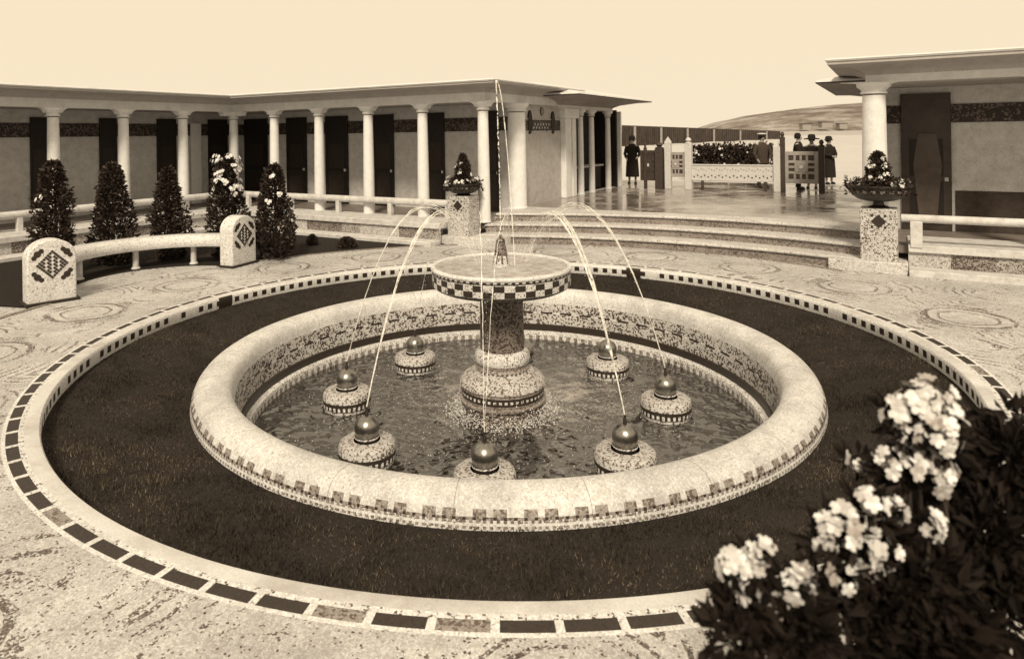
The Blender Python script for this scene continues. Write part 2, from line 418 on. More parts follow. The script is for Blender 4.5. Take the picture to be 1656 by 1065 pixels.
# entrance steps (gently bowed) and terraces
LV = [(0, [(790, 394), (900, 394.5), (1008, 400), (1200, 416), (1388, 436)]),
      (.2, [(790, 376), (900, 375.5), (1008, 380), (1220, 394), (1385, 412)]),
      (.4, [(790, 358), (900, 358), (1050, 363), (1220, 371.5), (1385, 387)])]
edges = []
for z, pts in LV:
    sa = np.array([B(*p, z) for p in pts]); cf = np.polyfit(sa[:, 0], sa[:, 1], 2)
    ss = np.linspace(8.86, 16.62, 40); edges.append([(float(s_), float(np.polyval(cf, s_))) for s_ in ss])
st = MB(W)
for i, ed in enumerate(edges):
    z1 = .2 * (i + 1); last = i == 2
    rb_ = [(s_, a_ + .05) for s_, a_ in ed]
    bk = (lambda e_: [(16.62, 2.2), (8.86, 2.2)]) if last else (lambda e_: [(s_, a_ + 1.2) for s_, a_ in e_][::-1])
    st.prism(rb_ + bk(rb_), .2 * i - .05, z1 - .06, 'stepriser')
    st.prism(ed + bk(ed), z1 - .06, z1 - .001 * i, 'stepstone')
o = st.build('steps', smooth=30, bevel=.02); tag(o, kind='structure')
te = MB(W)
te.prism([(8.75, 2.1), (16.75, 2.1), (16.75, 10.3), (19, 10.3), (19, 12.6), (6, 12.6), (6, 10.3), (8.75, 10.3)], .3, .601, 'wet')
tag(te.build('terrace_floor', smooth=0), kind='structure')
s_ = MB(W)
s_.prism([(-60, 12.5), (60, 12.5), (80, 260), (-80, 260)], .2, .588, 'sand')
tag(s_.build('beach', smooth=0), kind='structure')

s_ = MB(); s_.prism([(-900, 200), (900, 200), (3000, 5000), (-3000, 5000)], -2, .45, 'sea')
tag(s_.build('sea', smooth=0), kind='structure')

# terrace walls under the colonnades: coping, mosaic face in panels, plinth step
def terrace_wall(name, path, label, floor):
    t = thing(name, tuple(W(path[0][0], path[0][1])), label, 'terrace wall')
    b = MB(W); b.sweep(path, [(1.06, .35), (1.06, .48), (-.2, .48), (-.2, .35)], 'coping'); b.build('coping', t, bevel=.012)
    b = MB(W)
    for i in range(len(path) - 1):
        p, q = path[i], path[i + 1]; o_ = 1.0
        A = (p[0] + o_ * p[2], p[1] + o_ * p[3]); Z = (q[0] + o_ * q[2], q[1] + o_ * q[3])
        L = math.hypot(Z[0] - A[0], Z[1] - A[1]); n = max(1, round(L / .62))
        for j in range(n):
            u, v = j / n, (j + 1) / n; k = ('wallmosaic3', 'wallmosaic', 'wallmosaic2')[(j * 2 + (j // 3)) % 3]
            a_ = b.P((A[0] + (Z[0] - A[0]) * u, A[1] + (Z[1] - A[1]) * u, -.02)); c_ = b.P((A[0] + (Z[0] - A[0]) * v, A[1] + (Z[1] - A[1]) * v, -.02))
            d_ = b.P((A[0] + (Z[0] - A[0]) * v, A[1] + (Z[1] - A[1]) * v, .352)); e_ = b.P((A[0] + (Z[0] - A[0]) * u, A[1] + (Z[1] - A[1]) * u, .352))
            b.face((a_, c_, d_, e_), k)
    b.build('wall_face', t, smooth=0, fixn=False)
    b = MB(W); b.sweep(path, [(1.005, -.02), (1.42, -.02), (1.42, .10), (1.005, .10)], 'coping'); b.build('plinth', t, bevel=.015)
    b = MB(W); b.prism(floor, .30, .434, 'floortile'); b.build('floor_slab', t, smooth=0)
    return t
L0 = (0, -13, 1, 0); L1 = (0, 0, 1, -1); L2 = (8.22, 0, 0, -1)
terrace_wall('terrace_wall', [L0, L1, L2], 'long mosaic terrace wall with coping below the L-shaped colonnade', [(-.2 + .25, -13), (.05, -.05), (8.84, -.05), (8.84, 1.42), (8.84, 2.0), (-2.1, 2.0), (-2.1, -13)])
terrace_wall('terrace_wall', [(17.3, 1.15, 0, -1), (24, 1.15, 0, -1)], 'short mosaic terrace wall right of the right-hand flower pedestal', [(16.7, .3), (24, .3), (24, 2.75), (16.7, 2.75)])

# ------------------------------------------------------------------ rails
def rail(name, segs, posts, label, z=.85, r=.088):
    t = thing(name, tuple(W(*segs[0][0])), label, 'railing')
    b = MB()
    b.tube([tuple(W(p[0], p[1], z)) for p in segs[0]], r, 'coping', 12); b.build('rail', t, smooth=60)
    for s_, a_, w_ in posts:
        b = MB(W); b.box(s_ - w_, s_ + w_, a_ - w_, a_ + w_, .434, z - r * .6, 'coping'); b.build('post', t, bevel=.01)
    return t
rail('balustrade_rail', [[(.22, -13), (.22, -.22), (8.3, -.22)]],
     [(.22, -PP * (k + .5), .06) for k in range(0, 7)] + [(PP * (k + .5), -.22, .06) for k in range(0, 5)], 'long round stone rail in front of the L-shaped colonnade')
rail('balustrade_rail', [[(17.2, .16), (24, .16)]], [(17.42, .16, .09), (19.2, .16, .09), (21., .16, .09)], 'short round stone rail running right from the right-hand flower pedestal', z=.935, r=.07)

# ------------------------------------------------------------------ colonnade building (L-shaped)
def column(parent, s_, a_, r0, r1, z0, z1, seg=28, name='column', capw=.24):
    p = W(s_, a_); b = MB()
    hh = z1 - z0
    prof = [(r0 + .015, z0), (r0 + .015, z0 + .03)] + [(r0 - (r0 - r1) * (i / 8) ** 1.5, z0 + .04 + (hh - .27) * i / 8) for i in range(9)]
    zt = z0 + .04 + hh - .27
    b.lathe(p.x, p.y, prof + [(r1, zt)], seg, 'column')
    c = b.build(name, parent, smooth=50)
    b = MB()
    b.lathe(p.x, p.y, [(r1 - .012, zt - .01), (r1 - .012, zt + .02), (r1 + .03, zt + .03), (r1 + .035, zt + .06), (r1 + .01, zt + .07), (r1 + .02, zt + .10), (r1 + .09, zt + .16), (r1 + .1, z1), (0, z1)], seg, lambda bb, i: 'capdark' if bb < 1 else 'column')
    b.build('capital', c, smooth=40)
    return c
bd = thing('colonnade_building', tuple(W(0, 0)), 'white L-shaped colonnade building with dark doors on the far side of the court', 'building')
def bracket(parent, s_, a_, along, z0=3.17, z1=3.305, half=.46, hw=.115):
    b = MB(W); pts = []
    n = 6
    for i in range(n + 1):
        q = i / n * math.pi / 2; pts.append((.17 + (half - .17) * (1 - math.cos(q)), z0 + (z1 - z0) * math.sin(q)))
    prof = [(-x, z) for x, z in pts[::-1]] + pts
    lo = []; hi = []
    for x, z in prof:
        if along == 's': lo.append(b.P((s_ + x, a_ - hw, z))); hi.append(b.P((s_ + x, a_ + hw, z)))
        else: lo.append(b.P((s_ - hw, a_ + x, z))); hi.append(b.P((s_ + hw, a_ + x, z)))
    b.face(lo, 'column'); b.face(hi[::-1], 'column')
    for i in range(len(prof)):
        j = (i + 1) % len(prof); b.face((lo[i], lo[j], hi[j], hi[i]), 'column')
    return b.build('bracket', parent, smooth=30)
cols = [(0, -PP * k, 'a') for k in range(6, 0, -1)] + [(0, 0, 'c')] + [(PP * k, 0, 's') for k in range(1, 6)]
for s_, a_, d in cols:
    c = column(bd, s_, a_, .15, .122, .43, 3.29)
    if d in 'ac': bracket(c, s_, a_ - (.25 if d == 'c' else 0), 'a', half=.46 if d == 'a' else .3)
    if d in 'sc': bracket(c, s_ + (.25 if d == 'c' else 0), a_, 's', half=.46 if d == 's' else .3)
P0 = (0, -13, 1, 0); P1 = (0, 0, 1, -1); P2 = (8.795, 0, 1, -1); P3 = (8.795, 4.6, 1, 0)
b = MB(W)
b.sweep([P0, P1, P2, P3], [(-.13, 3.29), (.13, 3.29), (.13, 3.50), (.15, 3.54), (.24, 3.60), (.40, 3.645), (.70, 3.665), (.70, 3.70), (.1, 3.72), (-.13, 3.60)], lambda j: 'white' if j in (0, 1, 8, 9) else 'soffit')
b.build('beam', bd, smooth=30)
b = MB(W)
b.sweep([P0, P1, P2, P3], [(.66, 3.70), (.72, 3.705), (.74, 3.735), (.72, 3.765), (-2.4, 4.02), (-2.6, 4.02), (-5.4, 3.72), (-5.4, 3.70)], 'roof')
b.build('roof', bd, smooth=20)
b = MB(W)
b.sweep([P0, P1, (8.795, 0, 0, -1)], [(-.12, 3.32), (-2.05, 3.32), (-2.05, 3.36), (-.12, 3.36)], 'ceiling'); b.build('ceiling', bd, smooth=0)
b = MB(W)
b.box(-2.2, -2.0, -13, 2.2, .3, 3.33, 'panel'); b.box(-2.0, 8.6, 2.0, 2.2, .3, 3.33, 'panel'); b.build('back_wall', bd, smooth=0)
b = MB(W)
b.box(-1.999, -1.975, -13, 1.97, 2.60, 2.97, 'frieze'); b.box(-1.97, 8.57, 1.975, 1.999, 2.60, 2.97, 'frieze'); b.build('frieze', bd, smooth=0)
def door(parent, plane, lo, hi, z0, z1, k='door', coffin=False):
    b = MB(W)
    def bx(u0, u1, d0, d1, za, zb, kk, bb=None):
        bb = bb or b
        if plane[0] == 'a': bb.box(u0, u1, plane[1] - d1, plane[1] - d0, za, zb, kk)
        else: bb.box(plane[1] + d0, plane[1] + d1, u0, u1, za, zb, kk)
    bx(lo, hi, 0, .05, z0, z1, k); d = b.build('door', parent, bevel=.008)
    b2 = MB(W); w_ = hi - lo
    for za, zb in ((z0 + .12, z0 + 1.0), (z0 + 1.1, z0 + 1.85)):
        bx(lo + w_ * .16, hi - w_ * .16, .05, .058, za, zb, 'door2' if not coffin else 'door', b2)
    b2.build('door_panel', d, bevel=.004)
    b3 = MB(W); bx(hi - w_ * .14, hi - w_ * .06, .05, .09, z0 + 1.0, z0 + 1.08, 'coping', b3); b3.build('door_knob', d, bevel=.01)
    return d
for x0, x1 in ((48, 75), (160, 188), (253, 284), (336, 367)):
    door(bd, ('s', -1.985), on_s(x0, -1.98), on_s(x1, -1.98), .434, 3.12)
door(bd, ('s', -1.985), on_s(160, -1.98) - 3.76, on_s(188, -1.98) - 3.76, .434, 3.12)
for x0, x1 in ((396, 433), (464, 496), (527, 563), (605, 637), (692, 719), (791, 806)):
    door(bd, ('a', 1.985), on_a(x0, 1.98), on_a(x1, 1.98), .434, 3.14)
pl = MB(W); q0 = on_s(308, -1.95); q1 = on_s(324, -1.95); pl.box(-1.975, -1.90, q0, q1, .434, 3.0, 'column'); pl.build('pilaster', bd, bevel=.01)
# end pier, panel wall and pilasters facing the entrance passage
def end_face(parent, S, sg, full=True):
    """S: plane of the end wall, sg=+1 if it faces +s"""
    def bx(bb, d0, d1, a0, a1, z0, z1, k):
        x0, x1 = sorted((S + sg * d0, S + sg * d1)); bb.box(x0, x1, a0, a1, z0, z1, k)
    b = MB(W); bx(b, -.30, .16, 1.42, 10.2, .28, .60, 'coping'); b.build('plinth', parent, bevel=.02)
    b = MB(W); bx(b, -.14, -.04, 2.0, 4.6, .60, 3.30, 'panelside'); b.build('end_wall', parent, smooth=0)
    b = MB(W); bx(b, -.04, -.018, 2.06, 4.5, 2.56, 2.92, 'frieze'); bx(b, -.04, -.012, 2.06, 4.5, 2.89, 2.915, 'tlight'); bx(b, -.04, -.012, 2.06, 4.5, 2.56, 2.585, 'tlight')
    for j in range(12): bx(b, -.04, -.010, 2.72 + j * .088, 2.765 + j * .088, 2.64 + .09 * (j % 2), 2.70 + .09 * (j % 2), 'tlight')
    b.build('frieze', parent, smooth=0)
    for ac in (2.52, 3.99):
        b = MB(W); n = 20
        rim = [(ac + .12 * math.cos(2 * math.pi * i / n), 2.82 + .32 * math.sin(2 * math.pi * i / n)) for i in range(n)]
        lo = [b.P((S + sg * -.04, u, z)) for u, z in rim]; hi = [b.P((S + sg * .0, u, z)) for u, z in rim]; b.face(hi, 'door')
        for i in range(n): b.face((lo[i], lo[(i + 1) % n], hi[(i + 1) % n], hi[i]), 'door')
        b.build('oval_medallion', parent, smooth=30)
    b = MB(W); n = 20
    rim = [(3.30 + .11 * math.cos(2 * math.pi * i / n), 3.12 + .12 * math.sin(2 * math.pi * i / n)) for i in range(n)]
    lo = [b.P((S + sg * -.04, u, z)) for u, z in rim]; hi = [b.P((S + sg * -.01, u, z)) for u, z in rim]; b.face(hi, 'tmid')
    for i in range(n): b.face((lo[i], lo[(i + 1) % n], hi[(i + 1) % n], hi[i]), 'door')
    b.build('round_medallion', parent, smooth=30)
    for a0, a1 in ((4.58, 5.02), (5.10, 5.38)):
        b = MB(W); bx(b, -.2, .12, a0, a1, .60, 2.95, 'column'); b.build('pilaster', parent, bevel=.02)
    b = MB(W); bx(b, -.25, .16, 4.50, 5.55, 2.95, 3.30, 'column'); b.build('pilaster_cap', parent, bevel=.03)
end_face(bd, 8.795, 1)
# end pier (thick round)
column(bd, 8.80, 1.70, .245, .225, .60, 3.29, 36, 'pier')

# ------------------------------------------------------------------ porches either side of the passage
def porch(label, S, sg):
    t = thing('entrance_porch', tuple(W(S, 6.5)), label, 'porch')
    def xs(d): return S + sg * d
    def bx(bb, d0, d1, a0, a1, z0, z1, k):
        x0, x1 = sorted((xs(d0), xs(d1))); bb.box(x0, x1, a0, a1, z0, z1, k)
    # roof: hipped, with thin dark fascia and curved soffit
    b = MB(W)
    rows = []
    for off, z in ((1.2, 3.53), (1.22, 3.56), (1.2, 3.60), (-1.2, 4.12)):
        sh = 1.2 - off
        rows.append([b.P((xs(off), 3.0 + sh * .9, z)), b.P((xs(off), 9.5 - sh, z)), b.P((xs(-3.6 + sh), 9.5 - sh, z)), b.P((xs(-3.6 + sh), 3.0 + sh * .9, z))])
    for i in range(3):
        for j in range(4): b.face((rows[i][j], rows[i][(j + 1) % 4], rows[i + 1][(j + 1) % 4], rows[i + 1][j]), 'iron' if i < 1 else 'roof')
    b.face(rows[-1], 'roof'); b.build('roof', t, smooth=15)
    b = MB(W); rows = []
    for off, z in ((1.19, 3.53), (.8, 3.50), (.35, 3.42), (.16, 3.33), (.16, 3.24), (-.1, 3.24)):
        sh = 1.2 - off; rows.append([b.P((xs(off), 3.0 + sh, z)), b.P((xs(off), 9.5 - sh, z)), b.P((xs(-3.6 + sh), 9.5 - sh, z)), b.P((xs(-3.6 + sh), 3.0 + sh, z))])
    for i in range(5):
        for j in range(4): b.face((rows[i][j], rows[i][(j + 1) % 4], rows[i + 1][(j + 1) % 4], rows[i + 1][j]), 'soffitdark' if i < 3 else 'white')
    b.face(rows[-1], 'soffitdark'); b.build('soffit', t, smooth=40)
    for a_ in (5.98, 6.90, 8.40):
        column(t, xs(0), a_, .10, .085, .60, 3.25, 16)
    b = MB(W); bx(b, -.08, .08, 9.78 - .3, 9.90 - .3, .60, 3.25, 'column'); b.build('corner_post', t, bevel=.01)
    b = MB(W); bx(b, -.9, -.8, 4.7, 9.5, .5, 3.3, 'door'); bx(b, -.9, -.02, 9.3, 9.4, .5, 3.3, 'door'); bx(b, -3.4, -.9, 4.6, 4.7, .5, 3.3, 'panel'); b.build('inner_wall', t, smooth=0)
    b = MB(W); bx(b, -.79, -.35, 6.3, 8.9, 1.36, 1.42, 'coping'); bx(b, -.78, -.42, 6.4, 8.8, .60, 1.36, 'door2'); b.build('counter', t, bevel=.01)
    return t
porch('white hip-roofed entrance porch with slim columns at the end of the L-shaped colonnade', 8.795, 1)
porch('low porch roof jutting out behind the right-hand pavilion', 16.85, -1)

# ------------------------------------------------------------------ right-hand pavilion
rb = thing('pavilion_building', tuple(W(16.85, 0)), 'white pavilion with stout column and brown panelled door at the right edge', 'building')
for s_, r0 in ((16.80, .215), (on_a(1690, .8), .19), (21.2, .2)):
    c = column(rb, s_, .80, r0, r0 - .025, .43, 3.36, 36)
    bracket(c, s_ + .05, .80, 's', 3.28, 3.38, .6, .14)
Q0 = (16.80, 4.6, -1, 0); Q1 = (16.80, .80, -1, -1); Q2 = (24.0, .80, 0, -1)
b = MB(W)
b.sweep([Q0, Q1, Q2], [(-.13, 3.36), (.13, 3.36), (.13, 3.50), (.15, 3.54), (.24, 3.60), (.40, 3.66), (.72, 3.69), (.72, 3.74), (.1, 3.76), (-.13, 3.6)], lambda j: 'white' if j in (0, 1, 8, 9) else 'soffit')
b.build('beam', rb, smooth=30)
b = MB(W); b.sweep([Q0, Q1, Q2], [(.68, 3.74), (.74, 3.745), (.76, 3.775), (.74, 3.80), (-2.6, 4.0), (-5, 3.8), (-5, 3.74)], 'roof'); b.build('roof', rb, smooth=20)
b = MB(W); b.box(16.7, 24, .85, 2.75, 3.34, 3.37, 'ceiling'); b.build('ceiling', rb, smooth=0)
b = MB(W); b.box(16.72, 24, 2.7, 2.9, .3, 3.36, 'panel'); b.build('back_wall', rb, smooth=0)
b = MB(W); b.box(16.95, 24, 2.672, 2.699, 2.61, 2.98, 'frieze'); b.box(18.15, 24, 2.67, 2.699, .434, 1.25, 'dado'); b.build('frieze', rb, smooth=0)
dd = door(rb, ('a', 2.67), on_a(1457, 2.65), on_a(1538, 2.65), .434, 3.21, 'doorbrown', True)
b = MB(W); cm = on_a(1499, 2.6); cf = [(cm - .16, 2.4), (cm + .16, 2.4), (cm + .25, 1.75), (cm + .15, .62), (cm - .15, .62), (cm - .25, 1.75)]
lo = [b.P((u, 2.62, z)) for u, z in cf]; hi = [b.P((u, 2.60, z)) for u, z in cf]; b.face(hi, 'doorpanel')
for i in range(6): b.face((lo[i], lo[(i + 1) % 6], hi[(i + 1) % 6], hi[i]), 'doorbrown')
b.build('raised_panel', dd, smooth=0, bevel=.01)
door(rb, ('a', 2.67), 19.9, 20.7, .434, 3.18, 'doorbrown')
end_face(rb, 16.85, -1)

# ------------------------------------------------------------------ flower pedestals and planters
def pedestal(label, sc_, af, bz=.19, h=1.10, basex=(-.12, .12)):
    t = thing('flower_pedestal', tuple(W(sc_, af + .25)), label, 'pedestal')
    b = MB(W); b.box(sc_ - .29, sc_ + .29, af, af + .50, bz - .02, h, 'ped'); b.build('pillar', t, bevel=.025)
    b = MB(W); b.box(sc_ - .29 + basex[0], sc_ + .29 + basex[1], af - .12, af + .62, -.02, bz, 'stepstone'); b.build('base_block', t, bevel=.02)
    b = MB(W); zc = h - .22; lo = []; hi = []
    for u, v in ((-.12, 0), (0, -.12), (.12, 0), (0, .12)): lo.append(b.P((sc_ + u, af + .01, zc + v))); hi.append(b.P((sc_ + u, af - .006, zc + v)))
    b.face(hi, 'tdark')
    for i in range(4): b.face((lo[i], lo[(i + 1) % 4], hi[(i + 1) % 4], hi[i]), 'tdark')
    for u, v in ((-.1, .1), (.1, .1), (-.1, -.1), (.1, -.1)): b.box(sc_ + u - .02, sc_ + u + .02, af - .005, af + .01, zc + v - .02, zc + v + .02, 'tdark')
    b.build('diamond_inlay', t, smooth=0)
    return t
pedestal('speckled mosaic pedestal beside the last slim column, under the smaller flower bowl', 8.56, -.80, basex=(-.12, .75))
pedestal('speckled mosaic pedestal in front of the stout column, under the wide flower bowl', 16.86, -.08, basex=(-.5, .14))

def leaves(b, pts, size, k='leaf', asp=.5, up=.3, RR=R):
    """scatter bent leaf quads at points (pos, outward normal)"""
    for p, nrm in pts:
        s_ = size * RR.uniform(.6, 1.25); d = Vector((RR.gauss(0, 1), RR.gauss(0, 1), RR.gauss(0, 1))).normalized() * .8 + nrm + Vector((0, 0, up))
        d.normalize(); side = d.cross(Vector((RR.gauss(0, 1), RR.gauss(0, 1), RR.gauss(0, 1))))
        if side.length < .01: continue
        side.normalize(); n_ = d.cross(side)
        a = p; m1 = p + d * s_ * .5 + side * s_ * asp * .5 + n_ * s_ * .06; m2 = p + d * s_ * .5 - side * s_ * asp * .5 + n_ * s_ * .06; e_ = p + d * s_ - n_ * s_ * .12
        i = len(b.v); b.v += [a, m1, e_, m2]; b.face((i, i + 1, i + 2, i + 3), k)
def flower(b, p, nrm, r, k='petal', petals=5, RR=R):
    nrm = nrm.normalized(); t = nrm.cross(Vector((.3, .2, 1)));  t.normalize(); u = nrm.cross(t); ph = RR.random() * 6.28
    for j in range(petals):
        a = ph + j * 2 * math.pi / petals; d = t * math.cos(a) + u * math.sin(a); sd_ = nrm.cross(d)
        q = [p, p + d * r * .55 + sd_ * r * .42 + nrm * r * .12, p + d * r * .95 + sd_ * r * .3 + nrm * r * .16, p + d * r * 1.05 + nrm * r * .05, p + d * r * .95 - sd_ * r * .3 + nrm * r * .16, p + d * r * .55 - sd_ * r * .42 + nrm * r * .12]
        i = len(b.v); b.v += q; b.face([i + x for x in range(6)], k)

def planter(label, c, r, h, plant_h, foot, dome=.5):
    t = thing('flower_bowl', tuple(c), label, 'planter')
    b = MB(); z = c.z
    prof = [(.10, z), (.16, z), (.17, z + .02), (.09, z + .05), (.08, z + foot)] + [(.10 + (r - .10) * math.sin(i / 8 * math.pi / 2) ** .8, z + foot + h * (1 - math.cos(i / 8 * math.pi / 2))) for i in range(1, 9)] + [(r + .03, z + foot + h + .01), (r + .03, z + foot + h + .04), (r - .03, z + foot + h + .04), (r - .06, z + foot + h - .03), (0, z + foot + h - .03)]
    b.lathe(c.x, c.y, prof, 40, lambda bb, i: ('tmid' if (bb == 10 and i % 2) else 'soil' if bb >= len(prof) - 2 else 'iron')); b.build('bowl', t, smooth=50)
    zt = z + foot + h; pts = []
    for _ in range(3600):
        q = R.random(); a = R.random() * 6.28; rr = r * dome * (1 - q ** 1.6) ** .6 * math.sqrt(R.random())
        pts.append((Vector((c.x + rr * math.cos(a), c.y + rr * math.sin(a), zt + plant_h * q * .95)), Vector((math.cos(a) * .6, math.sin(a) * .6, .6))))
    for _ in range(1200):
        a = R.random() * 6.28; rr = r * R.uniform(.4, 1.12); pts.append((Vector((c.x + rr * math.cos(a), c.y + rr * math.sin(a), zt + R.uniform(-.08, .17) - .05 * (rr / r) ** 2)), Vector((math.cos(a) * .9, math.sin(a) * .9, .1))))
    b = MB(); leaves(b, pts, .075, 'leaf'); b.build('foliage', t, smooth=0, fixn=False)
    b = MB()
    for _ in range(46):
        a = R.random() * 6.28; q = R.random()
        if q < .62: rr = r * R.uniform(.75, 1.2); zz = zt + R.uniform(-.1, .2)
        else: qq = R.uniform(.2, .8); rr = r * dome * (1 - qq ** 1.6) ** .6 * 1.05; zz = zt + plant_h * qq
        for j in range(3):
            flower(b, Vector((c.x + rr * math.cos(a), c.y + rr * math.sin(a), zz)) + Vector((R.gauss(0, .025), R.gauss(0, .025), R.gauss(0, .02))), Vector((math.cos(a), math.sin(a), .5)) + Vector((R.gauss(0, .3), R.gauss(0, .3), R.gauss(0, .3))), R.uniform(.028, .045))
    b.build('blossoms', t, smooth=0, fixn=False)
    return t
planter('smaller dark bowl of flowers on the pedestal beside the last slim column', W(8.56, -.55, 1.10), .38, .20, .72, .04)
planter('wide dark footed bowl of flowers on the pedestal before the stout column', W(16.86, .17, 1.10), .47, .25, .62, .12, .44)

# ------------------------------------------------------------------ fountain
ft = thing('fountain', (CX, CY, -.4), 'round mosaic fountain basin with central tiered pedestal and checkered bowl', 'fountain')
def basin():
    b = MB(); seg = 900
    prof = [(3.61, -.42), (3.605, -.355), (3.60, -.335), (3.597, -.315), (3.594, -.295), (3.588, -.275), (3.565, -.228), (3.54, -.198), (3.50, -.17), (3.43, -.15), (3.36, -.145), (3.28, -.155), (3.215, -.185), (3.18, -.23), (3.165, -.30), (3.155, -.36)]
    ws = [R.random() for _ in range(60)]
    def k(bb, i):
        q = i % 15
        if bb == 5: return ('tmid' if (q in (0, 1, 2, 3) or q in (6, 7, 8, 9)) and ws[i // 15] > .04 else 'rim')
        if bb in (1, 3): return 'tmid' if i % 2 else 'tlight'
        if bb == 2: return 'tlight2'
        if bb == 4: return 'tdark' if i % 3 == 0 else 'tmid'
        if bb == 0: return 'tlight'
        return 'rim'
    b.lathe(CX, CY, prof, seg, k); b.build('basin_rim', ft, smooth=50)
    b = MB(); prof = [(3.155, -.36), (3.14, -.50), (3.14, -.53), (3.13, -.70), (3.10, -.705), (3.10, -.80), (3.12, -.805), (3.03, -.82), (3.02, -.86), (3.02, -.93), (3.0, -1.3), (0, -1.35)]
    def k(bb, i):
        if bb == 1: return 'tdark' if i % 5 < 3 else 'tlight'
        if bb in (3, 4, 5): return 'tdark'
        if bb in (6, 7): return 'tlight'
        if bb == 8: return 'tmid' if i % 2 else 'tlight'
        return 'inner'
    b.lathe(CX, CY, prof, 300, k); b.build('basin_wall', ft, smooth=40)
basin()
b = MB(); b.lathe(CX, CY, [(0, -.93), (.5, -.93), (1.5, -.93), (3.06, -.93)], 96, 'water'); wt = b.build('basin_water', loc=(CX, CY, 0), smooth=0); tag(wt, kind='structure')
pd_ = MB()
prof = [(.50, -1.0), (.50, -.78), (.53, -.77), (.535, -.745), (.50, -.735), (.51, -.70), (.515, -.67), (.515, -.64), (.515, -.61), (.515, -.58), (.535, -.565), (.53, -.53), (.49, -.48), (.40, -.43), (.33, -.40)]
def kp(bb, i):
    if bb in (5, 7): return 'tdark'
    if bb == 6: return 'tdark' if i % 2 else 'tlight'
    if bb == 8: return 'tmid'
    if bb in (0, 1): return 'shaft' if bb == 0 else 'tlight'
    return 'drumtop' if bb > 8 else 'tmid'
pd_.lathe(CX, CY, prof, 96, kp); pd_.build('base_drum', ft, smooth=40)
pd_ = MB(); prof = [(.31, -.46), (.335, -.38), (.315, -.345), (.335, -.30), (.345, -.25), (.335, -.20), (.31, -.165), (.275, -.15), (.272, .1), (.268, .40), (.27, .60)]
pd_.lathe(CX, CY, prof, 72, lambda bb, i: ('tdark' if i % 2 else 'tlight') if bb == 0 else 'tmid' if bb in (1, 2) else 'tlight' if bb < 7 else 'shaft'); pd_.build('shaft', ft, smooth=40)
bw = MB(); prof = [(.26, .565), (.45, .565), (.66, .575), (.76, .595), (.815, .62), (.848, .645), (.858, .655), (.862, .725), (.862, .795), (.862, .803), (.862, .818), (.862, .835), (.872, .842), (.878, .862), (.868, .882), (.84, .887), (.82, .875), (.81, .82)]
def kb(bb, i):
    q = i // 3
    if bb == 6: return 'tdark' if q % 2 else 'tlight'
    if bb == 7: return 'tlight' if q % 2 else 'tdark'
    if bb in (5, 8): return 'tlight'
    if bb in (9,): return 'tdark'
    if bb == 10: return 'tdark' if i % 2 else 'tlight'
    if bb in (3,): return 'tmid' if i % 2 else 'tdark'
    if bb < 5: return 'tdark'
    return 'tlight2'
bw.lathe(CX, CY, prof, 132, kb); bw.build('bowl', ft, smooth=35)
b = MB(); b.lathe(CX, CY, [(0, .862), (.3, .862), (.83, .862)], 48, 'bowlwater'); b.build('bowl_water', ft, smooth=0)
b = MB(); prof = [(.115, .86), (.105, .90), (.085, 1.0), (.055, 1.15), (.05, 1.165), (.058, 1.175), (.045, 1.20), (.03, 1.215), (.02, 1.25), (0, 1.252)]
b.lathe(CX, CY, prof, 24, lambda bb, i: 'tlight' if bb == 0 or (bb == 1 and i % 3) else 'shaft'); b.build('finial', ft, smooth=40)

